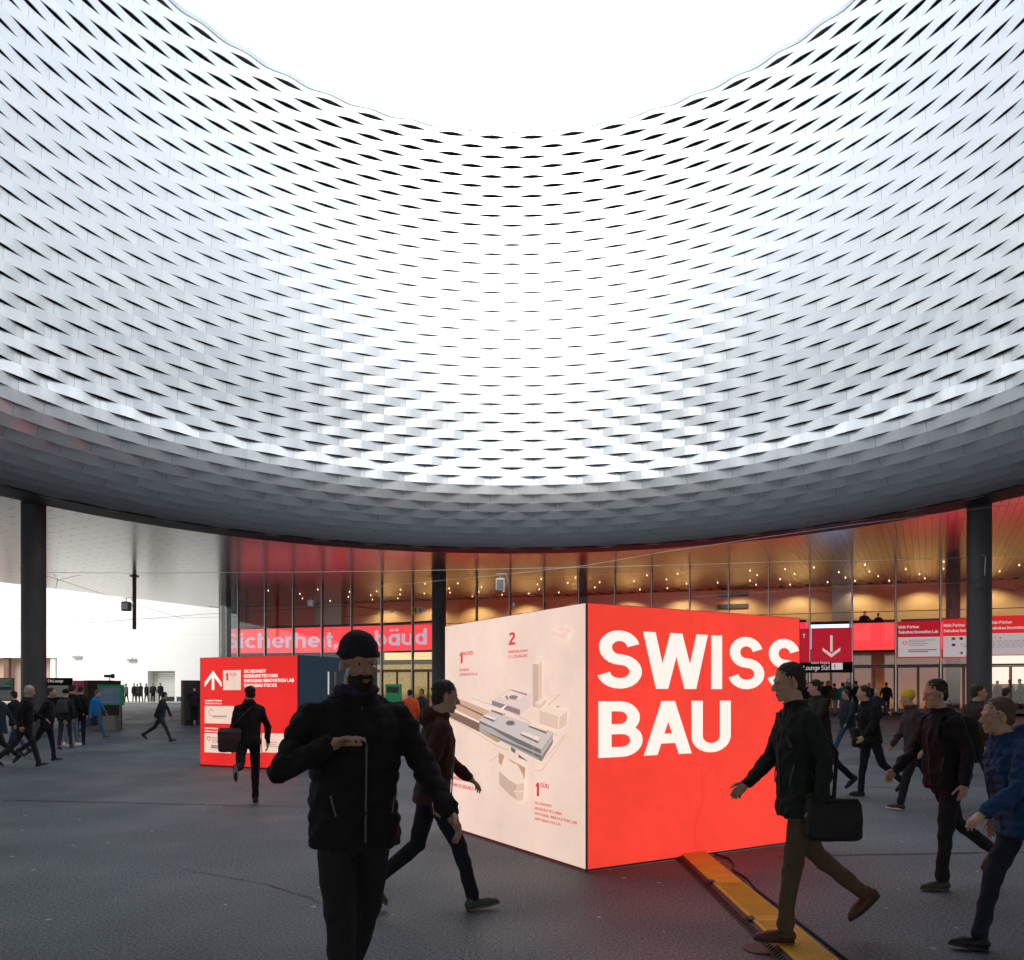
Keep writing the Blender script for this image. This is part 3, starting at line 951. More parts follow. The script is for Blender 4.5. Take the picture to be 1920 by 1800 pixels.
# curved screen: an arc bulging away from the square
M['led_soffit_red'] = led('led_unseen_boosted_red', (255, 30, 60), 4.2)  # overbright red for added, unseen screen sections that redden the soffit
M['led_soffit_pale'] = led('led_unseen_boosted_blue', (170, 205, 255), 4.0)  # overbright pale blue for an added, unseen section mirrored in the soffit
def screen(name, px0, px1, zb, zt, dmid, sag, label, text=None, txt_from=None, th=.95, dm='led_red'):
    u0, u1 = pu(px0, dmid), pu(px1, dmid)
    L = u1 - u0
    def C(x, y, q):     # x along 0..L
        t = x / L * 2 - 1
        return F(u0 + x, dmid + sag * (1 - t * t) - q, y)
    root = empty(name, C(L / 2, zb, 0), 0); base = C(L / 2, zb, 0)
    tag(root, label, 'screen', 'red LED screens in the lounge')
    def put(mb, nm, mm):
        mb.v = [tuple(Vector(v) - base) for v in mb.v]
        return mb.build(nm, mm, root)
    n = 24
    def strip(y0, y1, q, back=.12):
        mb = MB()
        for i in range(n):
            a, b = L * i / n, L * (i + 1) / n
            mb.add([C(a, y0, q), C(b, y0, q), C(b, y1, q), C(a, y1, q), C(a, y0, q - back), C(b, y0, q - back), C(b, y1, q - back), C(a, y1, q - back)],
                   [(0, 1, 2, 3), (7, 6, 5, 4), (3, 2, 6, 7), (4, 5, 1, 0)])
        return mb
    o = put(strip(zb, zt, 0), 'display', M[dm])
    iu = lambda co: (float((Vector((co.x, co.y))).dot(FU)), float(co.z))
    uvbox(o, iu)
    put(strip(zt + .002, zt + .17, .02, .2), 'frame', M['dark'])
    put(strip(zb - .14, zb - .002, .02, .2), 'frame', M['dark'])
    if text:
        mb = MB()
        x0 = pu(txt_from[0], dmid) - u0; x1 = pu(txt_from[1], dmid) - u0
        letters(mb, text, x0, zb + .38, th, C, w=.16, off=.03, fit=x1 - x0)
        o = put(mb, 'lettering', M['led_white']); uvbox(o, iu)
screen('led_screen', 413, 812, 4.70, 6.55, 2.6, 1.0, 'curved red LED screen behind the left glazing with pale lettering Sicherheit, Gebäude', 'Sicherheit, Gebäud', (418, 803), 1.12)
screen('led_screen', 1598, 1682, 4.20, 5.78, 2.0, .1, 'plain red LED screen between the arrow banner and the partner banners')

screen('led_screen', 840, 1225, 4.70, 6.0, 2.0, .05, 'added left red LED section, unseen behind the top of the big light box, boosted to redden the soffit', dm='led_soffit_red')
screen('led_screen', 1232, 1512, 4.60, 5.9, 2.0, .05, 'added right red LED section, unseen behind the top of the big light box, boosted to redden the soffit', dm='led_soffit_red')
screen('led_screen', 1520, 1592, 4.30, 5.75, 2.0, .02, 'added pale blue LED section, unseen behind the arrow banner, boosted to brighten the soffit', dm='led_soffit_pale')
screen('led_screen', 1690, 2040, 4.20, 5.78, 2.0, .1, 'added red LED section, unseen behind the partner banners, boosted to redden the soffit', dm='led_soffit_red')
# bright shop interior at the far right and gold display at the left
shop = glow('shop_glow', (255, 222, 205), 1.3)
mb = MB(); fb(mb, pu(1858, 3.5), 3.5, ZG + 1.55, pu(1990, 3.5), 3.7, ZG + 3.3)
tag(mb.build('lit_shop_sign', shop), 'glowing pale pink light wall of the shop at the right edge', 'light wall')
mb = MB(); fb(mb, pu(1858, 3.0), 2.4, ZG, pu(1990, 3.0), 3.4, ZG + 1.15)
tag(mb.build('counter', M['rust']), 'long brown counter under the pale light wall at the right edge', 'counter')
gd = glow('lit_case_glow', (255, 225, 165), 1.1)
mb = MB(); fb(mb, pu(716, 2.0), 2.4, 4.02, pu(808, 2.0), 2.6, 4.52)
tag(mb.build('light_strip', gd), 'glowing cream strip under the left LED screen', 'light')
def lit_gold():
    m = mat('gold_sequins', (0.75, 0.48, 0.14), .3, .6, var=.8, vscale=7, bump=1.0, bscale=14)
    b = m.node_tree.nodes['Principled BSDF']; b.inputs['Emission Color'].default_value = (1, .62, .2, 1); b.inputs['Emission Strength'].default_value = .28 / 2 ** EXPOSURE  # curtain glows by itself, standing in for lamplight on it
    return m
mb = MB(); fb(mb, pu(700, 2.6), 2.9, 1.6, pu(812, 2.6), 3.0, 3.7)
tag(mb.build('gold_curtain', lit_gold()), 'crumpled golden curtain lit behind the glass, below the left LED screen', 'curtain')

# ------------------------------------------------------------------ white building across the street
wb = empty('white_building', (-42, 82, .8)); tag(wb, 'plain white building across the street at the left, with a roller door', 'building')
mb = MB()
X0, X1, YB = -95, 10, 82.0
o1 = ((-60), (107 - 960) / 1500 * 82)          # wide pink recess
o2 = ((277 - 960) / 1500 * 82, (328 - 960) / 1500 * 82)
zt1, zt2 = EYE + (1302 - 1233) / 1500 * 82, EYE + (1302 - 1258) / 1500 * 82
def wbx(a, z0, b, z1, y0=82.0, y1=84.5): mb.box2((a + 42, y0 - 82, z0 - .8), (b + 42, y1 - 82, z1 - .8))
wbx(X0, .6, o1[0], 34); wbx(o1[0], zt1, o1[1], 34); wbx(o1[1], .6, o2[0], 34); wbx(o2[0], zt2, o2[1], 34); wbx(o2[1], .6, X1, 34)
mb.build('wall', M['wall_white'], wb)
mb = MB(); wbx(o1[0], .6, o1[1], zt1, 83.4, 84.4); mb.build('recess_wall', M['pale_recess'], wb)
for px in (8, 96):
    mb = MB(); x = (px - 960) / 1500 * 82; wbx(x - .25, .6, x + .25, zt1 - .01, 82.3, 82.8); mb.build('pillar', M['rust'] if px == 8 else M['white'], wb)
mb = MB(); nsl = 14
for k in range(nsl):
    zz = .9 + (zt2 - .9) * k / nsl
    wbx(o2[0] + .05, zz, o2[1] - .05, zz + (zt2 - .9) / nsl - .03, 83.2, 83.3 + .0)
mb.build('roller_door', mat('roller_door_paint', (.55, .55, .46), .6), wb)
# faint courses of the render panels
mb = MB()
for k in range(1, 9): mb.box2((X0 + 42, -.012, 4.4 + k * 2.5), (X1 + 42, .01, 4.42 + k * 2.5))
mb.build('joint', mat('wall_joint', (.7, .69, .64), .8), wb)
for px, py in ((145, 1232), (247, 1237)):
    p = at(px, py, 81.8); mb = MB(); mb.box((p.x + 42, p.y - 82, p.z - .8), (.9, .35, .18)); mb.tube([(p.x + 42, 0, p.z - .62), (p.x + 42, p.y - 82.1, p.z - .75)], .05, 6)
    mb.build('wall_lamp', M['print_grey'], wb)

# ------------------------------------------------------------------ overhead wires and their fittings
def wire(pts, r, m, label, grp='overhead wires crossing the square', sag=0.0, name='overhead_wire'):
    P = [at(*p) for p in pts]; out = []
    for a, b in zip(P, P[1:]):
        for i in range(8):
            t = i / 8; q = a.lerp(b, t); q.z -= sag * 4 * t * (1 - t); out.append(q)
    out.append(P[-1])
    mb = MB(); mb.tube(out, r, 5)
    tag(mb.build(name, m, None, True), label, 'wire', grp)
wire([(84, 1073, 31.4), (470, 1073, 32), (960, 1066, 33), (1500, 1052, 32), (1816, 1046, 31.4)], 0.0084, M['wire'], 'long pale wire running level from the left column to the right column', sag=.03)
wire([(84, 1079, 31.4), (237, 1128, 35), (345, 1160, 44)], 0.0084, M['wire_dark'], 'dark wire falling from the left column past the square lamp')
wire([(-40, 1181, 44), (130, 1170, 46), (375, 1152, 46), (640, 1136, 45), (800, 1146, 45)], 0.0108, M['wire_dark'], 'dark tram wire passing low in front of the white building', sag=.02)
wire([(-40, 1172, 46), (200, 1163, 46), (470, 1155, 46)], 0.0060, M['wire_dark'], 'thin upper dark tram wire in front of the white building')
wire([(938, 1078, 30), (1100, 1060, 30), (1250, 1034, 29.5), (1590, 985, 29.5), (1960, 938, 29)], 0.0078, M['wire'], 'pale wire rising from the white floodlight to the upper right')
wire([(690, 1101, 32), (855, 1086, 31), (938, 1078, 30)], 0.0054, M['wire'], 'faint pale wire left of the white floodlight')
wire([(1280, 1120, 34), (1600, 1100, 33), (1830, 1092, 31.4)], 0.0054, M['wire'], 'faint pale wire low in front of the golden lounge')
wire([(1840, 1040, 31), (1848, 1044, 31), (1846, 1080, 31)], 0.0180, M['wire'], 'short pale drop wire beside the right column')
wire([(1846, 1080, 31), (1822, 1096, 30.8), (1850, 1112, 30.6), (1826, 1106, 30.6), (1870, 1100, 31), (1900, 1108, 31), (1925, 1098, 31)], 0.0102, M['wire_dark'], 'tangled dark cable at the right column')
wire([(640, 1131, 44), (700, 1142, 44), (742, 1147, 44), (700, 1152, 44), (648, 1156, 44)], 0.0120, M['wire_dark'], 'dark crossing of tram wires left of the yellow U sign')
wire([(100, 1076, 33), (108, 1086, 33), (104, 1104, 33), (108, 1088, 33), (150, 1078, 33)], 0.0084, M['wire_dark'], 'loose loop of dark cable beside the left column')
def fitting(px, py, y, w, h, dd, m, label, name='floodlight', cat='lamp', bracket=True):
    p = at(px, py, y); root = empty(name, p); tag(root, label, cat)
    mb = MB(); mb.box((0, 0, 0), (w, dd, h)); ob = mb.build('housing', m, root)
    bv = ob.modifiers.new('bevel', 'BEVEL'); bv.width = min(w, h) * .12; bv.segments = 2
    mb = MB(); mb.box((0, -dd / 2 - .012, 0), (w * .7, .02, h * .7)); mb.build('lens', M['frame_alu'] if m is not M['white'] else M['print_grey'], root)
    if bracket:
        mb = MB(); mb.tube([(0, 0, h / 2), (0, 0, h / 2 + .16)], .02, 6); mb.tube([(-w * .5, 0, h / 2 + .16), (w * .7, 0, h / 2 + .17)], .018, 6)
        mb.tube([(w * .6, 0, h / 2 + .15), (w * .85, 0, h * .3), (w * .55, 0, -h * .1)], .02, 6); mb.build('bracket', M['wire'], root)
fitting(237, 1137, 35, .36, .40, .3, mat('olive_housing', (.09, .09, .07), .6), 'square dark lamp hanging on the wire in front of the white building')
fitting(938, 1096, 30, .34, .46, .26, M['white'], 'white floodlight with bracket hanging from the pale wire')
fitting(583, 1131, 44, .34, .40, .2, mat('ice_housing', (.60, .68, .74), .4), 'pale blue box lamp hanging at the left glazing')
fitting(963, 1134, 46, .16, .26, .16, mat('ice_housing2', (.60, .68, .74), .4), 'tiny pale box lamp hanging right of the white floodlight', bracket=False)
# U and 36 tram signs
for px, txt, c1, c2, lb in ((777.5, 'U', (.65, .40, .03), (.02, .02, .02), 'small yellow tram sign with a black U'), (787.5, '36', (.55, .60, .68), (.03, .05, .09), 'small white tram sign with the number 36')):
    p = at(px, 1144, 44); root = empty('tram_sign', p); tag(root, lb, 'sign')
    mb = MB(); mb.box((0, 0, 0), (.27, .03, .36)); mb.build('plate', mat('sign_ink', c1, .5), root)
    mb = MB(); hh = .24; ww = text_width(txt, .2) * hh
    letters(mb, txt, -.10, -.10, hh, lambda x, y, q: (x, -.016 - q, y), w=.2, fit=.21); mb.build('lettering', mat('sign_black', c2, .5), root)
    mb = MB(); mb.tube([(0, 0, .18), (0, 0, .30)], .012, 5); mb.build('hanger', M['wire_dark'], root)

#@@PART2@@
# ------------------------------------------------------------------ light boxes
def frame_of(o2, ang, z=0.0):
    """root matrix pieces for a box whose near corner is o2"""
    return Vector((math.cos(ang), math.sin(ang))), Vector((-math.sin(ang), math.cos(ang)))
BH = 2.425
class Face:
    """one vertical print face: origin at its lower left as seen, x to the right, outward normal"""
    def __init__(s, org, ex, z0, root, base):
        s.o = Vector(org); s.ex = Vector(ex); s.n = Vector((ex[1], -ex[0])); s.z0 = z0; s.root = root; s.base = base
    def T(s, x, y, q):
        p = s.o + s.ex * x + s.n * q
        return Vector((p.x, p.y, s.z0 + y)) - s.base
    def xy(s, px, py):
        d = Vector(((px - HORX) / FPX, 1.0))
        t = s.o.dot(s.n) / d.dot(s.n)
        p = d * t
        return (p - s.o).dot(s.ex), EYE - (py - HORY) / FPX * t - s.z0
    def put(s, mb, name, m):
        return mb.build(name, m, s.root)
def light_box(o2, ang, L1, L2, label, zb=.03):
    e1, e2 = frame_of(o2, ang)
    o2 = Vector(o2); c = o2 + e1 * L1 / 2 + e2 * L2 / 2
    base = Vector((c.x, c.y, 0)); root = empty('light_box', base); tag(root, label, 'light box', 'fabric light boxes on the square')
    A, B, C, D = o2, o2 + e1 * L1, o2 + e2 * L2, o2 + e1 * L1 + e2 * L2
    mb = MB(); t = .016
    for p in (A, B, C, D):
        mb.box((p.x - base.x, p.y - base.y, BH / 2), (t, t, BH), Matrix.Rotation(ang, 3, 'Z'))
    for z in (.03 + t / 2 - .02, BH - t / 2):
        for p, q in ((A, B), (A, C), (B, D), (C, D)):
            m_ = (p + q) / 2; l = (q - p).length - t; a = math.atan2(q.y - p.y, q.x - p.x)
            mb.box((m_.x - base.x, m_.y - base.y, z), (l, t * .96, t * .9), Matrix.Rotation(a, 3, 'Z'))
    mb.build('frame', M['box_frame'], root)
    mb = MB(); mb.prism([((p - c).x, (p - c).y) for p in (A, B, D, C)], lambda x, y, q: (x, y, q), BH - .012, BH - .004); mb.build('roof_cloth', M['print_grey'], root)
    f = {'right': Face(A, e1, 0, root, base), 'left': Face(C, -e2, 0, root, base), 'back': Face(D, -e1, 0, root, base), 'far': Face(B, e2, 0, root, base)}
    f['len'] = {'right': L1, 'left': L2, 'back': L1, 'far': L2}
    return f
M['box_frame'] = mat('lightbox_frame', (.10, .07, .09), .5, .5)
G = {
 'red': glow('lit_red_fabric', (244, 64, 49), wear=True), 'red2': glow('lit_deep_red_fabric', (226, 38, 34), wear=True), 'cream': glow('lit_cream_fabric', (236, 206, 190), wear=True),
 'white': glow('lit_white_print', (255, 240, 230)), 'ink': glow('lit_red_ink', (205, 62, 58)), 'line': glow('lit_pink_line', (226, 170, 158)),
 'tan': glow('lit_tan', (186, 146, 122)), 'tan2': glow('lit_light_tan', (202, 160, 132)), 'brown': glow('lit_brown', (122, 92, 80)), 'ochre': glow('lit_ochre', (178, 140, 98)),
 'mauve': glow('lit_mauve', (140, 120, 124)), 'mauve2': glow('lit_pale_mauve', (222, 195, 188)), 'grey': glow('lit_slate', (108, 104, 104)), 'grey2': glow('lit_light_grey', (174, 163, 159)),
 'roof': glow('lit_roof_grey', (200, 186, 180)), 'pale': glow('lit_pale', (218, 188, 168)), 'pale2': glow('lit_paler', (236, 208, 190)), 'smudge': glow('lit_smudge', (234, 197, 181)), 'pale3': glow('lit_shade', (200, 168, 150)),
}
def cloth(f, side, m):
    F_ = f[side]; L = f['len'][side]; mb = MB()
    mb.prism([(.007, .03), (L - .007, .03), (L - .007, BH - .006), (.007, BH - .006)], F_.T, 0.0, .012)
    return F_.put(mb, 'fabric_panel', m)
A0 = (.671, 7.19); ANG = R(30.7)
bx = light_box(A0, ANG, 2.82, 2.88, 'big light box near the camera, SWISS BAU on red and a cream site map')
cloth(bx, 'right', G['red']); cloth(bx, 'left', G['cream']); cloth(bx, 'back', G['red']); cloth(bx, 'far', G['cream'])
fr = bx['right']
def block(F_, s, pl, pr, pt, pb, m, w=.165, q=.016, part='lettering'):
    """letters between photograph columns pl, pr; cap top pt and foot pb at the left end"""
    x0, y1 = F_.xy(pl, pt); _, y0 = F_.xy(pl, pb); x1, _ = F_.xy(pr, pt)
    for_w = x1 - x0
    mb = MB(); nat = text_width(s, w) * (y1 - y0); nat -= .09 * (y1 - y0)
    letters(mb, s, x0, y0, y1 - y0, F_.T, w=w, off=q, xs=for_w / nat)
    return F_.put(mb, part, m)
def word_parts(F_, s, pl, pr, pt, pb, m, w, q):
    x0, y1 = F_.xy(pl, pt); _, y0 = F_.xy(pl, pb); x1, _ = F_.xy(pr, pt)
    h = y1 - y0; xs = (x1 - x0) / ((text_width(s, w) - .09) * h); x = x0
    for ch in s:
        mb = MB(); letters(mb, ch, x, y0, h, F_.T, w=w, off=q, xs=xs); F_.put(mb, 'letter', m)
        x += glyph(ch, w)[1] * h * xs
word_parts(fr, 'SWISS', 1117, 1496, 1180, 1291, G['white'], .180, .016)
word_parts(fr, 'BAU', 1120, 1368, 1315, 1421, G['white'], .180, .016)
# thin darker red line running down the cloth
cr = [(1317, 1155), (1316, 1300), (1318, 1400), (1313, 1460), (1316, 1500), (1303, 1540), (1299, 1565), (1310, 1600)]
mb = MB(); L_, Q_ = ribbon([fr.xy(*p) for p in cr], .006)
mb.add([fr.T(x, y, .0135) for x, y in L_ + Q_], [(i, i + 1, len(cr) + i + 1, len(cr) + i) for i in range(len(cr) - 1)])
fr.put(mb, 'dark_line', G['red2'])
fl = bx['left']
Z1 = lambda x, y: fl.xy(830 + x / 6.857, 1170 + y / 6.857)
Z2 = lambda x, y: fl.xy(830 + x / 6.857, 1380 + y / 6.857)
lay = [0]
def art(name, key, *polys, z=Z1):
    mb = MB()
    for p in polys:
        lay[0] += 1
        flat(mb, [z(*q) for q in p], fl.T, .0135 + .00035 * lay[0])
    fl.put(mb, name, G[key])
def artline(name, key, pts, w=.008, z=Z1):
    mb = MB(); lay[0] += 1
    P = [z(*p) for p in pts]; L_, Q_ = ribbon(P, w); n = len(P)
    mb.add([fl.T(x, y, .0135 + .00035 * lay[0]) for x, y in L_ + Q_], [(i, i + 1, n + i + 1, n + i) for i in range(n - 1)])
    fl.put(mb, name, G[key])
# street edges, then the long brown hall, the courtyard hall, towers, the grey hall with the oculus, the round theatre
artline('map_line', 'pale3', [(380, 950), (900, 1130), (1180, 1290), (1500, 1440)]); artline('map_line', 'pale3', [(60, 1180), (330, 1330), (700, 1560), (860, 1620)])
artline('map_line', 'pale3', [(1590, 1420), (1330, 1740)]); artline('map_line', 'pale3', [(1530, 900), (1400, 1020)]); artline('map_line', 'pale3', [(730, 1690), (620, 1770)])
artline('map_line', 'pale3', [(1200, 440), (1290, 450), (1590, 10)], z=Z2)
artline('leader_line', 'line', [(232, 380), (232, 965)], .006); artline('leader_line', 'line', [(860, 120), (860, 830)], .006)
art('map_hall', 'tan2', [(10, 1075), (235, 962), (630, 1120), (545, 1180), (500, 1275)]); art('map_hall_side', 'brown', [(10, 1075), (500, 1275), (492, 1390), (10, 1150)])
art('map_roof_strip', 'brown', [(165, 1008), (185, 1000), (545, 1165), (530, 1185)]); art('map_roof_strip', 'white', [(90, 1075), (105, 1068), (490, 1255), (478, 1268)])
art('map_block', 'ochre', [(500, 1345), (770, 1480), (760, 1510), (720, 1522), (500, 1392)])
art('map_courtyard', 'mauve2', [(652, 980), (868, 832), (1172, 908), (1170, 980), (1015, 1100)]); art('map_courtyard_side', 'mauve', [(652, 980), (1015, 1100), (1015, 1172), (652, 1040)])
art('map_courtyard_side', 'mauve2', [(1015, 1100), (1170, 975), (1172, 1045), (1015, 1172)]); art('map_court', 'pale2', [(762, 940), (890, 862), (1045, 935), (960, 1000)])
art('map_court_shade', 'mauve', [(885, 845), (905, 840), (1110, 900), (1100, 918)], [(820, 935), (850, 915), (870, 975), (990, 975), (980, 985), (850, 975)])
art('map_rotunda', 'mauve', [(930 + 60 * math.cos(t), 942 + 28 * math.sin(t)) for t in [k * math.pi / 8 for k in range(16)]])
art('map_road', 'white', [(770, 1085), (835, 1040), (848, 1048), (795, 1098)])
art('map_tower', 'pale3', [(1180, 510), (1252, 520), (1252, 1080), (1180, 1060)]); art('map_tower', 'pale', [(1252, 520), (1302, 480), (1302, 960), (1252, 1080)]); art('map_tower', 'pale2', [(1180, 510), (1225, 480), (1302, 478), (1252, 520)])
art('map_annex', 'pale', [(1215, 1010), (1275, 1040), (1275, 1095), (1215, 1060)], [(1275, 1040), (1360, 960), (1355, 1020), (1275, 1095)]); art('map_annex', 'pale2', [(1215, 1010), (1320, 930), (1360, 950), (1275, 1040)])
art('map_block', 'pale', [(1272, 1110), (1520, 1190), (1510, 1360), (1272, 1280)], [(1530, 1190), (1632, 1120), (1620, 1300), (1520, 1360)]); art('map_block', 'pale2', [(1272, 1110), (1400, 1045), (1632, 1120), (1520, 1190)])
art('map_block', 'pale2', [(1545 + 40 * math.cos(t), 1150 + 20 * math.sin(t)) for t in [k * math.pi / 6 for k in range(12)]])
art('map_shadow', 'tan', [(1390, 1020), (1410, 1025), (1408, 1045), (1388, 1038)], [(1490, 1050), (1530, 1055), (1525, 1075), (1488, 1068)])
art('map_grey_hall', 'grey', [(500, 1240), (1290, 1610), (1300, 1765), (770, 1500), (500, 1350)])
art('map_grey_hall', 'grey2', [(500, 1275), (660, 1340), (1300, 1660), (1295, 1690), (620, 1400), (500, 1330)], [(640, 1425), (1285, 1730), (1280, 1742), (500, 1370), (500, 1330)])
art('map_grey_hall', 'grey', [(650, 1345), (1290, 1610), (1300, 1670), (1000, 1540)])
art('map_grey_end', 'grey2', [(1290, 1610), (1455, 1390), (1450, 1460), (1300, 1680)]); art('map_grey_end', 'mauve', [(1300, 1690), (1450, 1470), (1448, 1530), (1300, 1770)])
art('map_grey_roof', 'roof', [(500, 1235), (555, 1175), (650, 1110), (1455, 1385), (1290, 1605)])
for q in (((655, 1100), (835, 1140), (800, 1180)), ((548, 1180), (730, 1215), (690, 1262)), ((1137, 1300), (1392, 1350), (1365, 1412)), ((1033, 1405), (1295, 1460), (1262, 1535))):
    a, b, c = q
    art('map_roof_block', 'grey', [(a[0], a[1]), (c[0], c[1] - 30), (c[0], c[1]), (a[0], a[1] + 22)]); art('map_roof_block', 'grey2', [(c[0], c[1] - 30), b, (b[0], b[1] + 28), (c[0], c[1])])
    art('map_roof_block', 'pale2', [(a[0], a[1]), (a[0] + 38, a[1] - 22), b, (c[0], c[1] - 30)])
art('map_oculus', 'grey', [(905 + 57 * math.cos(t), 1273 + 33 * math.sin(t)) for t in [k * math.pi / 10 for k in range(20)]])
art('map_bridge', 'grey', [(912, 135), (975, 175), (965, 225), (912, 185)], [(1005, 230), (1140, 330), (1010, 275)], z=Z2)
art('map_theatre', 'tan', [(755, 210), (830, 250), (790, 380), (755, 330)], [(860, 280), (1100, 405), (1090, 560), (1000, 400)], z=Z2)
art('map_theatre', 'pale2', [(760, 440), (850, 350), (920, 335), (1000, 370), (1070, 500), (1090, 600), (985, 618), (900, 560)], z=Z2)
art('map_theatre_wall', 'pale3', [(762, 448), (890, 560), (985, 620), (985, 700), (955, 700), (1000, 830), (900, 755), (765, 620)], z=Z2)
art('map_theatre_wall', 'pale', [(985, 620), (1088, 600), (1085, 700), (985, 712)], [(960, 715), (1085, 715), (1070, 825), (1005, 830)], z=Z2)
artline('leader_line', 'line', [(1205, 1400), (1200, 1770)], .006); artline('leader_line', 'line', [(1200, 300), (1193, 990)], .006, z=Z2)
def ftxt(s, a, b, m='ink', w=.155, z=Z1, hgt=None, fit=None):
    """a lower left, b upper left (zoom pixels), fit: right end"""
    x0, y0 = z(*a); _, y1 = z(*b); h = y1 - y0
    mb = MB(); f_ = None
    if fit: f_ = z(*fit)[0] - x0
    lay[0] += 1
    letters(mb, s, x0, y0, h, fl.T, w=w, off=.0135 + .00035 * lay[0], fit=f_)
    fl.put(mb, 'lettering', G[m])
ftxt('1', (250, 510), (250, 368), w=.24, fit=(300, 510)); ftxt('NORD', (302, 408), (302, 358), w=.16, fit=(435, 400))
ftxt('ROHBAU', (252, 610), (252, 577), fit=(378, 605)); ftxt('GEBÄUDEHÜLLE', (252, 668), (252, 636), fit=(488, 660))
ftxt('2', (890, 275), (890, 112), w=.2, fit=(985, 270)); ftxt('INNENAUSBAU', (888, 380), (888, 345), fit=(1142, 365)); ftxt('IT-LÖSUNGEN', (888, 445), (888, 405), fit=(1130, 425))
ftxt('1', (1232, 765), (1230, 592), w=.24, z=Z2, fit=(1290, 765)); ftxt('SÜD', (1295, 655), (1295, 598), w=.17, z=Z2, fit=(1415, 665))
ftxt('SICHERHEIT', (1222, 870), (1222, 834), z=Z2, fit=(1450, 905)); ftxt('GEBÄUDETECHNIK', (1222, 937), (1222, 902), z=Z2, fit=(1580, 1000))
ftxt('SWISSBAU INNOVATION LAB', (1222, 1003), (1222, 968), z=Z2, fit=(1775, 1110)); ftxt('SWISSBAU FOCUS', (1222, 1070), (1222, 1035), z=Z2, fit=(1565, 1140))
for (sx, sy, sr) in ((1600, 150, 70), (1480, 120, 40), (1660, 90, 45), (1580, 70, 50)):
    art('smudge', 'smudge', [(sx + sr * (1 + .35 * math.sin(3 * t + sx)) * math.cos(t), sy + sr * .5 * (1 + .3 * math.cos(4 * t)) * math.sin(t)) for t in [k * math.pi / 9 for k in range(18)]])
ftxt('WILLKOMMEN', (-60, 505), (-60, 462), z=Z2, fit=(345, 535)); ftxt('AN DER SWISSBAU', (-60, 590), (-60, 548), z=Z2, fit=(440, 640))

# ---- second light box, behind left
e_ang = math.atan2(16.75 - 17.98, -4.48 + 7.0)          # direction of the red face, left to right
b2 = light_box((-7.0, 17.98), e_ang, 2.80, 2.80, 'smaller red light box at the left with a white up arrow and blue right side')
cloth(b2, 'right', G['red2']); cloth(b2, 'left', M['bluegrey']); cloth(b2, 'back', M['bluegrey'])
f2 = b2['far']; cloth(b2, 'far', M['bluegrey'])
f1 = b2['right']
q3 = lambda x, y: f1.xy(375 + x / 8.18, 1230 + y / 8.18)
def f1rect(x0, y0, x1, y1, m, nm, q=.016):
    a = q3(x0, y1); b = q3(x1, y0); mb = MB(); rect(mb, a[0], a[1], b[0], b[1], f1.T, q); f1.put(mb, nm, m)
def f1txt(s, x0, y1, y0, x1, m, w=.165, q=.016):
    a = q3(x0, y1); b = q3(x0, y0); c = q3(x1, y0); mb = MB(); letters(mb, s, a[0], a[1], b[1] - a[1], f1.T, w=w, off=q, fit=c[0] - a[0]); f1.put(mb, 'lettering', m)
mb = MB(); lw = .075
ax, at_ = q3(208, 222); _, ab = q3(208, 520)
rect(mb, ax - lw / 2, ab, ax + lw / 2, at_ - .06, f1.T, .016)
for sg in (-1, 1): flat(mb, [(ax, at_), (ax, at_ - .115), (ax + sg * .255, at_ - .37), (ax + sg * .255, at_ - .265)], f1.T, .0172)
f1.put(mb, 'arrow', G['white'])
f1rect(362, 215, 634, 522, G['cream'], 'number_field')
f1txt('1', 395, 375, 262, 450, G['ink'], .24, .019); f1txt('SÜD', 460, 303, 262, 572, G['ink'], .14, .019)
for i, (s, xr) in enumerate((('SICHERHEIT', 1022), ('GEBÄUDETECHNIK', 1210), ('SWISSBAU INNOVATION LAB', 1452), ('SWISSBAU FOCUS', 1190))):
    f1txt(s, 680, 260 + i * 72, 210 + i * 72, xr, G['white'], .17)
f1txt('Leading Partner', 85, 695, 668, 345, G['white'], .17); f1txt('Swissbau Focus', 85, 738, 712, 345, G['white'], .17)
f1txt('Main Partner', 80, 1118, 1092, 285, G['white'], .17); f1txt('Swissbau Innovation Lab', 80, 1163, 1138, 480, G['white'], .17)
f1rect(80, 772, 945, 1030, G['cream'], 'partner_field')
for a, b in ((75, 487), (507, 945), (962, 1390)): f1rect(a, 1195, b, 1475, G['cream'], 'partner_field')
mb = MB(); ex, ey = q3(180, 870)
P = arc(ex, ey, .07, .07, 20, 300, 14); L_, Q_ = ribbon(P, .012); mb.add([f1.T(x, y, .019) for x, y in L_ + Q_], [(i, i + 1, len(P) + i + 1, len(P) + i) for i in range(len(P) - 1)])
f1.put(mb, 'logo', G['ink'])
for x0, x1, y, m_ in ((205, 420, 918, 'grey'), (205, 360, 948, 'tan'), (190, 440, 1250, 'tan'), (190, 340, 1275, 'tan'), (190, 380, 1300, 'tan'), (190, 345, 1325, 'tan'), (180, 450, 1375, 'grey'), (180, 370, 1402, 'grey'), (990, 1200, 1320, 'tan'), (990, 1180, 1350, 'tan'), (990, 1200, 1380, 'tan')):
    f1rect(x0, y, x1, y + (12 if m_ == 'grey' else 7), G[m_], 'small_print', .019)
mb = MB(); cx, cy = q3(145, 1265); r = .05
flat(mb, [(cx + x * r, cy + y * r) for x, y in [(-1, .9), (1, .9), (1, -.1), (.6, -.75), (0, -1.1), (-.6, -.75), (-1, -.1)]], f1.T, .019); f1.put(mb, 'crest', G['ink'])
mb = MB(); rect(mb, cx - .03, cy - .01, cx + .03, cy + .01, f1.T, .021); rect(mb, cx - .01, cy - .03, cx + .01, cy + .03, f1.T, .022); f1.put(mb, 'cross', G['white'])
mb = MB()
for y0, ht in ((1.6, .5),): rect(mb, .95, y0, 1.0, y0 + ht, f2.T, .016)
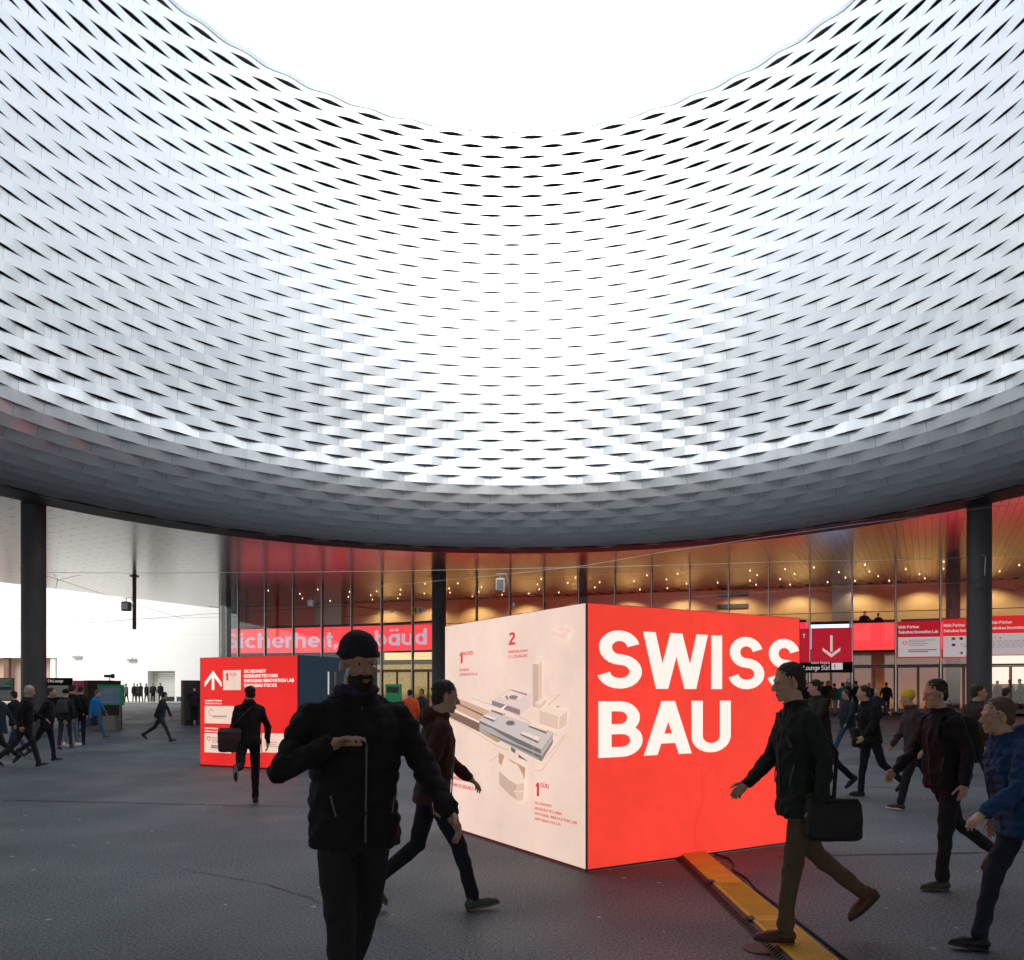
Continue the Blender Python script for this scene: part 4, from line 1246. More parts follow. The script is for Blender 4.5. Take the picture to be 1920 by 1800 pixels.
f2.put(mb, 'stripe', M['banner_print'])
mb = MB(); rect(mb, 1.18, .9, 1.24, 2.1, f2.T, .016); f2.put(mb, 'stripe', mat('ochre_ink', (.5, .33, .04), .5))

# ------------------------------------------------------------------ cable ramp
root = empty('cable_ramp', (1.77, 5.8, 0)); tag(root, 'yellow and black cable ramp running out from under the big light box', 'cable ramp')
YS = [7.86, 6.62, 5.53, 4.44, 3.35]
for k in range(4):
    y1, y0 = YS[k], YS[k + 1]
    prof2 = [(-.185, .0), (-.14, .034), (-.118, .042), (.118, .042), (.14, .034), (.185, .0)]
    mb = MB()
    mb.prism(prof2, lambda x, z, q: (x, q - 5.8, z + .001), y0 + .004, y1 - .004)
    sg = mb.build('ramp_base', M['black_rubber'], root)
    mb = MB()
    for j in range(int((y1 - y0) / .04)):
        yy = y0 + .03 + j * .04 - 5.8
        for sx in (-1, 1): mb.box((sx * .160, yy, .024), (.030, .020, .012), Matrix.Rotation(sx * R(-37) * -1, 3, 'Y'))
    tag(mb.build('grip_studs', M['black_rubber'], root), kind='stuff')
    mb = MB()
    w2 = .128
    mb.prism([(-w2, .0), (-w2, .009), (-w2 + .012, .014), (w2 - .012, .014), (w2, .009), (w2, .0)], lambda x, z, q: (x + .01, q - 5.8, z + .043), y0 + (.0 if k else .0) + .003, y1 - .003)
    mb.build('lid', M['yellow'], root)
    if k:
        mb = MB()
        for j in range(int((y1 - y0 - .1) / .030)):
            for i in range(9):
                a = R(32) if (i + j) % 2 else R(-32)
                mb.box((-.088 + i * .0245 + .0, y0 + .06 + j * .030 - 5.8, .0585), (.018, .006, .004), Matrix.Rotation(a, 3, 'Z'))
        tag(mb.build('tread', M['yellow'], root), kind='stuff')
    mb = MB(); mb.box((-.118, y0 + .005 - 5.8, .050), (.05, .09, .016)); mb.box((.135, y0 + .03 - 5.8, .046), (.03, .07, .012)); mb.build('coupling', M['black_rubber'], root)
# supply cable leaving the box beside the ramp
mb = MB(); pts = [(2.02, 7.98, .012), (2.10, 7.75, .012), (2.08, 7.5, .012), (2.00, 7.25, .012), (2.03, 6.9, .012), (1.99, 6.5, .012), (2.0, 6.0, .012), (2.0, 4.5, .012)]
mb.tube(pts, .010, 8); tag(mb.build('supply_cable', M['black_rubber'], None, True), 'thin black cable lying on the ground beside the yellow ramp', 'cable')
mb = MB()
for i in range(14):
    a = R(360) * i / 14; mb.v.append((1.30 + .11 * math.cos(a) - 1.30, .11 * math.sin(a), .0))
mb.f.append(tuple(range(14))); mb.mi.append(0)
o = mb.build('marker_plate', M['rust']); o.location = (1.56, 5.02, .006); tag(o, 'small round rusty plate set in the asphalt beside the ramp', 'cover')

# ------------------------------------------------------------------ kiosks, boards and small furniture at the left
def board(px, py0, py1, pw, y, m, label, name, cat, depth=.25, feet=True):
    x = (px - HORX) / FPX * y; g0 = gz(x, y)
    z1 = EYE + (HORY - py0) / FPX * y; w = pw / FPX * y
    root = empty(name, (x, y, g0)); tag(root, label, cat)
    zb = max(0.0, EYE + (HORY - py1) / FPX * y - g0)
    mb = MB(); mb.box((0, 0, (zb + z1 - g0) / 2), (w, depth, z1 - g0 - zb)); mb.build('panel', m, root)
    if zb > .1:
        for s in (-1, 1):
            mb = MB(); mb.box((s * w * .4, 0, zb / 2), (.06, depth * .6, zb)); mb.build('leg', M['mullion'], root)
    return root, (lambda xx, zz, q: (xx - w / 2, -depth / 2 - q, zz)), w, z1 - g0
Y = 36.0
r_, T_, w_, h_ = board(111, 1271, 1345, 45, Y, M['blacksign'], 'black City Lounge board with a pale notice field, right of the left column', 'information_board', 'board')
mb = MB(); letters(mb, 'City Lounge', .10, h_ - .20, .12, T_, w=.12); mb.build('lettering', M['banner_print'], r_)
mb = MB(); rect(mb, .09, h_ - .86, w_ - .06, h_ - .34, T_, .004); mb.build('notice_field', mat('pale_green_paper', (.5, .52, .40), .6), r_)
r_, T_, w_, h_ = board(151, 1276, 1335, 24, 40, mat('pink_poster', (.75, .12, .22), .6), 'pink poster stand with yellow lettering blocks behind the hooded man', 'poster_stand', 'poster')
for (a, b, c, d_, cc) in ((.1, 1.3, .5, 1.42, (.7, .5, .05)), (.08, 1.12, .45, 1.22, (.8, .75, .7)), (.14, .8, .5, 1.0, (.7, .5, .08))):
    mb = MB(); rect(mb, a, b - .1, c, d_ - .1, T_, .006); mb.build('print', mat('poster_ink', cc, .6), r_)
r_, T_, w_, h_ = board(193, 1276, 1345, 44, 37, M['dark'], 'dark steel kiosk with a rusty left edge behind the green stand', 'kiosk', 'kiosk', 1.2)
mb = MB(); rect(mb, .0, .02, .17, h_ - .01, T_, .008); mb.build('side_strip', M['rust'], r_)
r_, T_, w_, h_ = board(363, 1276, 1350, 27, 37, M['dark'], 'narrow dark kiosk with a rusty left edge beside the red light box', 'kiosk', 'kiosk', 1.2)
mb = MB(); rect(mb, .0, .02, .15, h_ - .01, T_, .008); mb.build('side_strip', M['rust'], r_)
r_, T_, w_, h_ = board(208, 1284, 1322, 46, 33, M['green'], 'green framed notice stand with a blue picture', 'notice_stand', 'stand', .2)
mb = MB(); zb_ = h_ - .84 + .08; rect(mb, .10, zb_, w_ - .10, h_ - .12, T_, .006); mb.build('picture', mat('blue_picture', (.16, .24, .38), .5, var=.6, vscale=3), r_)
mb = MB(); mb.box((0, 0, .30), (.5, .5, .60)); mb.build('plinth', mat('grey_plinth', (.2, .19, .18), .8), r_)
r_, T_, w_, h_ = board(6, 1271, 1314, 40, 33, M['mullion'], 'map board on thin legs at the left edge, green and grey map print', 'map_board', 'board', .08)
mp = mat('map_print', (.30, .34, .28), .5, var=.7, vscale=1.6)
mb = MB(); rect(mb, .04, h_ - .90, w_ - .04, h_ - .04, T_, .004); mb.build('map', mp, r_)
mb = MB(); rect(mb, .05, h_ - .50, w_ - .05, h_ - .36, T_, .006); mb.build('title_bar', mat('navy_ink', (.02, .05, .12), .5), r_)
mb = MB(); flat(mb, [(w_ - .42, h_ - .25), (w_ - .05, h_ - .08), (w_ - .05, h_ - .34)], T_, .006); mb.build('park_area', M['green'], r_)
for i in range(2):
    x = -21.0 + i * .95; mb = MB(); z0 = gz(x, 32)
    mb.tube([(x - .35, 32, z0), (x - .35, 32, z0 + .62), (x - .25, 32, z0 + .72), (x + .25, 32, z0 + .72), (x + .35, 32, z0 + .62), (x + .35, 32, z0)], .028, 8)
    o = mb.build('bicycle_stand', M['frame_alu'], None, True); tag(o, ('leftmost' if not i else 'second') + ' metal hoop rack under the map board at the left edge', 'rack', 'hoop racks under the map board')
r_, T_, w_, h_ = board(738, 1283, 1331, 27, 33, M['green'], 'bright green box stand seen behind the man in front', 'green_stand', 'stand', .5)
mb = MB(); rect(mb, .06, h_ - .35, w_ - .06, h_ - .10, T_, .006); mb.build('panel_field', M['dark'], r_)
for px, cc, lb in ((315, M['black_rubber'], 'low dark box bench by the white wall, right of the roller door'), (343, M['bluegrey'], 'low blue grey box by the white wall, next to the dark bench')):
    p = ((px - 960) / 1500 * 76, 76); mb = MB(); mb.box((0, 0, .24), (1.0, .5, .40)); mb.box((0, 0, .46), (1.06, .56, .04)); o = mb.build('box_bench', cc); o.location = (p[0], p[1], .90); tag(o, lb, 'bench')
p = at(206, 1271, 36.5); mb = MB(); mb.tube([(0, 0, -.14), (0, 0, .05)], .02, 6); mb.box((0, -.05, .08), (.34, .3, .12)); mb.box((.16, -.05, .08), (.10, .12, .2))
o = mb.build('security_camera', M['dark']); o.location = (p.x, p.y, p.z + .0); tag(o, 'small dark camera on top of the left kiosk', 'camera')

# ------------------------------------------------------------------ people
def uvs(c, r, rot=None, n=12, m=8):
    c = Vector(c); vs = []; fs = []
    vs.append(Vector((0, 0, r[2]))); 
    for i in range(1, m):
        a = math.pi * i / m
        for j in range(n):
            b = 2 * math.pi * j / n
            vs.append(Vector((r[0] * math.sin(a) * math.cos(b), r[1] * math.sin(a) * math.sin(b), r[2] * math.cos(a))))
    vs.append(Vector((0, 0, -r[2])))
    for j in range(n):
        fs.append((0, 1 + j, 1 + (j + 1) % n))
        fs.append((len(vs) - 1, 1 + (m - 2) * n + (j + 1) % n, 1 + (m - 2) * n + j))
    for i in range(m - 2):
        for j in range(n):
            a = 1 + i * n + j; b = 1 + i * n + (j + 1) % n
            fs.append((a, a + n, b + n, b))
    if rot is not None: vs = [rot @ v for v in vs]
    return [v + c for v in vs], fs
class Body:
    def __init__(s): s.mb = MB()
    def ell(s, c, r, rot=None): s.mb.add(*uvs(c, r, rot))
    def cap(s, a, b, ra, rb, n=12):
        a = Vector(a); b = Vector(b); L = (b - a).length
        if L < 1e-5: s.ell(a, (ra,) * 3); return
        q = (b - a).to_track_quat('Z', 'Y').to_matrix(); vs = []; fs = []
        ks = [(-ra * math.cos(t), ra * math.sin(t)) for t in (R(20), R(50))] + [(0, ra), (L * .5, (ra + rb) / 2), (L, rb)] + [(L + rb * math.cos(t), rb * math.sin(t)) for t in (R(50), R(20))]
        for z, r in ks:
            for j in range(n): vs.append(a + q @ Vector((r * math.cos(2 * math.pi * j / n), r * math.sin(2 * math.pi * j / n), z)))
        for i in range(len(ks) - 1):
            for j in range(n): fs.append((i * n + j, i * n + (j + 1) % n, (i + 1) * n + (j + 1) % n, (i + 1) * n + j))
        fs.append(tuple(range(n - 1, -1, -1))); fs.append(tuple((len(ks) - 1) * n + j for j in range(n)))
        s.mb.add(vs, fs)
    def loft(s, rings, tf, n=24, e=2.5):
        vs = []; fs = []
        for z, hx, hy, yo in rings:
            for j in range(n):
                t = 2 * math.pi * j / n; c, d = math.cos(t), math.sin(t)
                vs.append(tf(Vector((hx * math.copysign(abs(c) ** (2 / e), c), yo + hy * math.copysign(abs(d) ** (2 / e), d), z))))
        m = len(rings)
        for i in range(m - 1):
            for j in range(n): fs.append((i * n + j, i * n + (j + 1) % n, (i + 1) * n + (j + 1) % n, (i + 1) * n + j))
        fs.append(tuple(range(n - 1, -1, -1))); fs.append(tuple((m - 1) * n + j for j in range(n)))
        s.mb.add(vs, fs)
    def remesh(s, name, vox, smooth, m, parent, fold=0.0, fscale=9.0, seed=0, factor=.5, quilt=0.0):
        me = s.mb.mesh('tmp'); ob = bpy.data.objects.new('tmp', me); COL.objects.link(ob)
        rm = ob.modifiers.new('r', 'REMESH'); rm.mode = 'VOXEL'; rm.voxel_size = vox; rm.use_smooth_shade = True
        if smooth:
            sm = ob.modifiers.new('s', 'SMOOTH'); sm.factor = factor; sm.iterations = smooth
        dg = bpy.context.evaluated_depsgraph_get(); ev = ob.evaluated_get(dg)
        me2 = bpy.data.meshes.new_from_object(ev)
        bpy.data.objects.remove(ob); bpy.data.meshes.remove(me)
        me2.name = name; me2.materials.clear()
        if fold:
            nv = len(me2.vertices); co = np.empty(nv * 3); no = np.empty(nv * 3)
            me2.vertices.foreach_get('co', co); me2.vertices.foreach_get('normal', no)
            co = co.reshape(-1, 3); no = no.reshape(-1, 3)
            off = Vector((seed * 3.7, seed * 1.3, seed * 2.1)); d = np.empty(nv)
            for i in range(nv):
                p = Vector(co[i])
                q = Vector((p.x * fscale * .9, p.y * fscale * .9, p.z * fscale * 1.0 + p.x * fscale * .7)) + off
                v = noise.noise(q); v2 = noise.noise(q * 2.3)
                d[i] = (1 - abs(v) * 2.4) * .7 + v2 * .5 - .35
            co += no * (d * fold)[:, None]
            if quilt: co += no * ((np.sqrt(np.abs(np.sin(math.pi * (co[:, 2] + .02 * np.sin(co[:, 0] * 9)) / .062))) - .7) * quilt)[:, None]
            me2.vertices.foreach_set('co', co.ravel()); me2.update()
        o = link(name, me2, parent, m)
        return o
cloth_cache = {}
def cm(kind, col, rough=.85):
    k = (kind, tuple(col))
    if k not in cloth_cache: cloth_cache[k] = mat(kind, col, rough, 0, var=.22, vscale=9, bump=.35, bscale=170, spec=.3)
    return cloth_cache[k]
SKIN = mat('skin', (.46, .27, .19), .5, var=.10, vscale=14, spec=.4); SKIN.node_tree.nodes['Principled BSDF'].inputs['Subsurface Weight'].default_value = .0
SKIN2 = mat('tanned_skin', (.36, .20, .13), .5, var=.10, vscale=14)
LIPS = mat('lips', (.26, .09, .075), .45)
EYEW = mat('eye_white', (.36, .33, .31), .3); EYED = mat('iris', (.04, .025, .02), .15)

def person(pos, face, label, H=1.78, near=2, lean=3, hipR=(25, 10), hipL=(-22, 25), armR=(-20, 15, 12, 0), armL=(22, 20, 12, 0), jacket=(.012, .012, .014), trousers=(.014, .015, .02), shoes=(.015, .012, .011), sole=None,
           hair=(.03, .02, .015), coat=0.0, beanie=None, fur=None, skin=None, head=(0, 0), build=1.0, group='people crossing the square', backpack=None, hood=False, sit=None, belly=0.0, scarf=None, seed=None, beard=None, quilt=0.0, backpack_label=''):
    """near 0: close to the camera, 1: middle, 2: far, 3: very far. hip = (forward swing, knee bend), arm = (swing, elbow bend, outward, inward turn of forearm)"""
    skin = skin or SKIN
    seed = seed if seed is not None else random.random() * 50
    S = H / 1.8
    if near >= 1:
        rg = random.Random(label); jt = lambda v, k: tuple(q + rg.uniform(-k_, k_) for q, k_ in zip(v, k))
        hipR = jt(hipR, (5, 3)); hipL = jt(hipL, (5, 3)); armR = jt(armR, (13, 22, 4, .1)); armL = jt(armL, (13, 22, 4, .1)); build *= rg.uniform(.93, 1.10); head = (head[0] + rg.uniform(-25, 25), head[1] + rg.uniform(-12, 4)); belly += rg.uniform(0, .03)
    vox = (.0085, .013, .022, .035)[near]; svox = (.0058, .012, .020, .035)[near]
    root = empty('person', pos, R(face)); root.scale = (S, S, S)
    tag(root, label, 'person', group)
    PZ = .95
    def body(p):
        a = R(lean); y, z = p[1], p[2] - PZ
        return Vector((p[0], y * math.cos(a) + z * math.sin(a), PZ + z * math.cos(a) - y * math.sin(a)))
    # legs
    J = {}; lows = []
    for sd, (hip, knee) in ((1, hipR), (-1, hipL)):
        h = Vector((sd * .092, 0, .93)); a = R(hip); b = R(hip - knee)
        k = h + Vector((sd * .004, math.sin(a), -math.cos(a))) * .445
        an = k + Vector((0, math.sin(b), -math.cos(b))) * .435
        # foot pitch: flat on the ground when the shank leans forward of the hip, toe down when it trails
        pt = max(0, -(hip - knee)) * .75 if hip - knee < 0 else -min(18, (hip - knee) * .6)
        J[sd] = (h, k, an, R(pt)); 
        f = Vector((0, math.cos(R(pt)), -math.sin(R(pt)))); u = Vector((0, math.sin(R(pt)), math.cos(R(pt))))
        lows += [(an - u * .088 + f * q).z for q in (-.075, .195)]
    dz = -min(lows)
    up = Vector((0, 0, dz))
    def Bd(p): return body(Vector(p)) + up
    # head
    hz, hy_, = 1.66, .045
    rh = Matrix.Rotation(R(head[0]), 3, 'Z') @ Matrix.Rotation(R(head[1]), 3, 'X')
    hc = Bd((0, hy_, hz))
    def Hd(p): return hc + rh @ Vector(p)
    B = Body()
    B.ell(Hd((0, -.006, .042)), (.076, .097, .086), rh); B.ell(Hd((0, .022, -.035)), (.060, .070, .082), rh)
    B.cap(Bd((0, .0, 1.44)), Hd((0, -.012, -.05)), .068, .059)
    if near <= 1:
        B.ell(Hd((0, .066, -.098)), (.026, .022, .018), rh); B.cap(Hd((0, .090, .012)), Hd((0, .112, -.030)), .0085, .014); B.ell(Hd((0, .100, -.036)), (.019, .014, .010), rh)
        B.cap(Hd((-.038, .078, .028)), Hd((.038, .078, .028)), .013, .013); B.cap(Hd((-.020, .084, -.066)), Hd((.020, .084, -.066)), .009, .009); B.cap(Hd((-.016, .083, -.076)), Hd((.016, .083, -.076)), .009, .009)
        for sd in (-1, 1):
            B.ell(Hd((sd * .031, .0755, .0165)), (.0165, .0135, .0095), rh); B.ell(Hd((sd * .031, .0750, -.006)), (.0155, .0125, .0070), rh)
            B.ell(Hd((sd * .044, .058, -.022)), (.024, .026, .022), rh); B.ell(Hd((sd * .078, -.006, -.012)), (.010, .020, .032), rh)
    # arms
    arms = {}
    for sd, ar in ((1, armR), (-1, armL)):
        sw, el, ou, inn = ar
        s0 = Bd((sd * .185 * build, 0, 1.425)); a = R(sw + lean * .3); o = R(ou)
        e = s0 + Vector((sd * math.sin(o), math.sin(a) * math.cos(o), -math.cos(a) * math.cos(o))) * .285
        a2 = R(sw + el)
        fd = Vector((sd * (math.sin(o) * .3 - inn), math.sin(a2), -math.cos(a2))).normalized()
        w = e + fd * .255
        arms[sd] = (s0, e, w, fd)
        B.cap(s0, e, .040, .036); B.cap(e, w, .036, .026)
        side = Vector((0, 1, 0)) if abs(fd.z) > .7 else Vector((-sd, 0, .3)); side = (side - fd * side.dot(fd)).normalized()
        pn = fd.cross(side).normalized() * -sd                  # palm normal, turned inwards
        if pn.x * sd > 0: pn = -pn
        if near <= 1:
            pc = w + fd * .048
            rot = Matrix((side, pn, fd)).transposed()
            B.ell(pc, (.041, .0155, .052), rot); B.cap(w - fd * .02, w + fd * .03, .026, .028)
            for q, (sx, l, r) in enumerate(((.031, .068, .0092), (.011, .078, .0098), (-.010, .072, .0092), (-.029, .056, .0082))):
                p0 = w + fd * (.086 - abs(q - 1.2) * .004) + side * sx; d = fd.copy(); c = R(16 + q * 6)
                for j, ll in enumerate((.46, .32, .24)):
                    d = (d * math.cos(c) + pn * math.sin(c)).normalized(); p1 = p0 + d * l * ll; B.cap(p0, p1, r * (1 - .09 * j), r * (.94 - .10 * j), 8); p0 = p1
            p0 = w + fd * .028 + side * .030; d = (fd * .75 + side * .55 + pn * .35).normalized()
            for ll, r in ((.040, .0125), (.030, .0105), (.024, .0092)):
                p1 = p0 + d * ll; B.cap(p0, p1, r, r * .92, 8); p0 = p1; d = (d + fd * .35 + pn * .2).normalized()
        else:
            rot = Matrix((side, pn, fd)).transposed(); B.ell(w + fd * .07, (.036, .020, .075), rot); B.cap(w + fd * .03 + side * .02, w + fd * .075 + side * .05, .014, .011, 8)
    # hidden core keeps the body one figure
    B.loft([(.86, .12, .085, 0), (1.0, .125, .08, 0), (1.2, .13, .08, 0), (1.38, .15, .08, 0), (1.46, .09, .06, 0)], Bd, 14, 2.0)
    B.cap(Bd((-.15, 0, 1.43)), Bd((.15, 0, 1.43)), .045, .045)
    for sd in (1, -1):
        h, k, an, pt = J[sd]; B.cap(h + up, k + up, .062, .042); B.cap(k + up, an + up, .042, .032)
    B.remesh('body', svox, 2 if near <= 1 else 1, skin, root)
    if near <= 1:
        for sd in (-1, 1):
            mb = MB(); mb.add(*uvs(Hd((sd * .031, .0735, .005)), (.0108, .0108, .0102), rh, 12, 8)); ey = mb.build('eye', EYEW, root, True)
            mb = MB(); mb.add(*uvs(Hd((sd * .031, .0830, .005)), (.0058, .0036, .0058), rh, 10, 6)); mb.build('iris', EYED, ey, True)
    if near <= 1:
        yl = .0995 if beard else .0915
        mb = MB(); mb.tube([Hd((-.021, yl - .008, -.0665)), Hd((-.010, yl, -.0645)), Hd((0, yl + .001, -.0660)), Hd((.010, yl, -.0645)), Hd((.021, yl - .008, -.0665))], [.002, .0048, .0044, .0048, .002], 8)
        mb.tube([Hd((-.018, yl - .007, -.0735)), Hd((0, yl - .0005, -.0745)), Hd((.018, yl - .007, -.0735))], [.002, .0056, .002], 8); mb.build('lips', LIPS, root, True)
    # hair or hat
    Hh = Body()
    if beanie:
        Hh.ell(Hd((0, -.010, .066)), (.089, .108, .092), rh)
        for j in range(12):
            t0, t1 = [2 * math.pi * q / 12 for q in (j, j + 1)]
            Hh.cap(Hd((.082 * math.cos(t0), -.008 + .101 * math.sin(t0), .048)), Hd((.082 * math.cos(t1), -.008 + .101 * math.sin(t1), .048)), .015, .015, 6)
        Hh.remesh('hat', vox, 1, cm('knitted_wool', beanie), root, .003, 25, seed)
    else:
        Hh.ell(Hd((0, -.018, .058)), (.083, .098, .085), rh); Hh.ell(Hd((0, -.050, .0)), (.073, .062, .072), rh)
        Hh.remesh('hair', vox * .8, 1, cm('hair', hair, .6), root, .008, 42, seed)
    if beard:
        Hb = Body(); Hb.ell(Hd((0, .030, -.068)), (.062, .066, .058), rh); Hb.ell(Hd((0, .060, -.095)), (.038, .034, .030), rh); Hb.cap(Hd((-.026, .088, -.052)), Hd((.026, .088, -.052)), .011, .011); Hb.cap(Hd((-.022, .088, -.078)), Hd((.022, .088, -.078)), .013, .013); Hb.cap(Hd((-.028, .080, -.052)), Hd((-.024, .080, -.08)), .012, .012); Hb.cap(Hd((.028, .080, -.052)), Hd((.024, .080, -.08)), .012, .012)
        Hb.remesh('beard', vox * .8, 1, cm('hair', beard, .7), root, .004, 40, seed)
    # jacket
    Jk = Body(); hem = .84 - coat
    fl_ = 1 + coat * .35
    rings = [(hem, .192 * fl_, .142 * fl_, 0), (hem + .04, .196 * fl_, .146 * fl_, .0), (.98, .186, .136 + belly * .6, belly * .35), (1.10, .180, .130 + belly, belly * .5), (1.22, .187, .133 + belly * .5, .006), (1.34, .200, .134, .006), (1.42, .186, .112, 0), (1.475, .125, .088, 0), (1.515, .085, .078, .008)]
    rings = [(z, hx * build, hy * build, yo) for z, hx, hy, yo in rings]
    if coat: 
        stride = (J[1][1].y - J[-1][1].y)
        rings[0] = (rings[0][0], rings[0][1], rings[0][2] + abs(stride) * .22 * min(1, coat * 3), (J[1][1].y + J[-1][1].y) * .25)
    Jk.loft(rings, Bd)
    for sd in (1, -1):
        s0, e, w, fd = arms[sd]
        Jk.cap(Bd((sd * .06, .002, 1.475)), Bd((sd * .165 * build, 0, 1.432)), .052, .056); Jk.cap(Bd((sd * .12, 0, 1.36)), s0, .085, .060); Jk.cap(s0, e, .062 * build, .056); Jk.cap(e, e + (w - e) * .93, .058, .046); Jk.cap(e + (w - e) * .88, e + (w - e) * .97, .047, .043)
    for j in range(10):
        t0, t1 = [2 * math.pi * q / 10 for q in (j, j + 1)]
        Jk.cap(Bd((.072 * math.cos(t0), .012 + .070 * math.sin(t0), 1.525)), Bd((.072 * math.cos(t1), .012 + .070 * math.sin(t1), 1.525)), .022, .022, 6)
    if hood:
        Jk.ell(Bd((0, -.085, 1.50)), (.105, .06, .075))
    Jk.remesh('jacket', vox, 4 if near <= 1 else 2, cm('jacket_cloth', jacket), root, (.018, .015, .009, .0)[near], 8.5, seed, quilt=quilt)
    if near <= 1:
        mb = MB(); mb.tube([Bd((0, .006 + (.134 + belly * .6) * build + .008, z)) if z < 1.36 else Bd((0, .118 - (z - 1.36) * .25, z)) for z in (.88, 1.0, 1.1, 1.2, 1.3, 1.4, 1.48)], .005, 6)
        mb.build('zip', M['mullion'], root)
        if near == 0:
            for sd in (-1, 1):
                mb = MB(); q0 = Vector((sd * .118 * build, .128 * build + belly * .8, 1.00)); q1 = Vector((sd * .142 * build, .100 * build + belly * .8, 1.13))
                mb.tube([Bd(q0), Bd((q0 + q1) / 2 + Vector((sd * .002, .003, 0))), Bd(q1)], .0045, 6); mb.build('pocket_zip', M['mullion'], root)
    if fur:
        Fb = Body()
        for j in range(12):
            t0, t1 = [2 * math.pi * q / 12 for q in (j, j + 1)]
            Fb.cap(Bd((.115 * math.cos(t0), -.03 + .095 * math.sin(t0), 1.525 - .02 * math.sin(t0))), Bd((.115 * math.cos(t1), -.03 + .095 * math.sin(t1), 1.525 - .02 * math.sin(t1))), .036, .036, 6)
        Fb.remesh('fur_collar', vox, 0, cm('fur', fur), root, .014, 40, seed)
    if scarf:
        Fb = Body()
        for j in range(10):
            t0, t1 = [2 * math.pi * q / 10 for q in (j, j + 1)]
            Fb.cap(Bd((.078 * math.cos(t0), .014 + .076 * math.sin(t0), 1.545)), Bd((.078 * math.cos(t1), .014 + .076 * math.sin(t1), 1.545)), .030, .030, 6)
        Fb.remesh('scarf', vox, 1, cm('scarf_cloth', scarf), root, .006, 20, seed)
    # trousers
    Tr = Body()
    Tr.loft([(.82, .150, .105, 0), (.90, .158, .118, 0), (.97, .15, .112, 0), (1.03, .14, .10, 0)], lambda p: body(p) + up, 18, 2.2)
    for sd in (1, -1):
        h, k, an, pt = J[sd]; h, k, an = h + up, k + up, an + up
        Tr.cap(h, k, .094, .066); Tr.cap(k, k + (an - k) * .86, .064, .052); Tr.cap(k + (an - k) * .80, k + (an - k) * .95, .053, .055)
        Tr.ell(h + Vector((sd * .0, -.035, .0)), (.085, .09, .10))
    Tr.remesh('trousers', vox, 3 if near <= 1 else 1, cm('trouser_cloth', trousers), root, (.012, .010, .006, .0)[near], 6, seed + 9)
    # shoes
    for sd in (1, -1):
        h, k, an, pt = J[sd]; an = an + up
        f = Vector((0, math.cos(pt), -math.sin(pt))); u = Vector((0, math.sin(pt), math.cos(pt)))
        Sh = Body(); q = lambda a, b, c=0: an + f * a + u * b + Vector((c * sd, 0, 0))
        Sh.cap(q(-.042, -.044), q(.03, -.050), .040, .040); Sh.cap(q(.03, -.050), q(.115, -.058, .004), .042, .040); Sh.cap(q(.11, -.060, .004), q(.165, -.064, .0), .038, .028); Sh.cap(q(-.02, .0), q(-.02, -.03), .040, .043)
        Sh.remesh('shoe', (.006, .009, .018, .03)[near], 3 if near <= 1 else 1, cm('shoe_leather', shoes, .45), root)
        if near <= 2:
            mb = MB(); out = []
            for t in range(16):
                aa = 2 * math.pi * t / 16; L2 = .060 + .075 * (1 if math.cos(aa) > 0 else 1); out.append((.062 + .138 * math.cos(aa) * (1.0), (.040 if math.cos(aa) > -.2 else .034) * math.sin(aa)))
            mb.prism(out, lambda a, b, c: an + f * a + u * c + Vector((b, 0, 0)), -.088, -.068); mb.build('sole', cm('shoe_sole', sole or (.03, .027, .025), .7), root)
    if backpack:
        Bp = Body(); Bp.loft([(1.05, .13, .06, -.20), (1.10, .15, .085, -.205), (1.25, .155, .09, -.205), (1.40, .14, .075, -.195), (1.46, .10, .05, -.185)], Bd, 20, 3.5)
        o = Bp.remesh('backpack', max(.012, vox), 1, cm('backpack_cloth', backpack), None, .005, 10, seed)
        o.location = pos; o.rotation_euler = (0, 0, R(face)); o.scale = (S, S, S)
        tag(o, backpack_label, 'backpack')
        mb = MB()
        for sd in (-1, 1): mb.tube([Bd((sd * .10, -.13, 1.42)), Bd((sd * .115, -.03, 1.515)), Bd((sd * .115, .09, 1.46)), Bd((sd * .125, .145, 1.30)), Bd((sd * .155, .05, 1.14)), Bd((sd * .14, -.14, 1.10))], .014, 6)
        mb.build('strap', cm('backpack_cloth', backpack), o)
    return root, Bd, arms, J, up

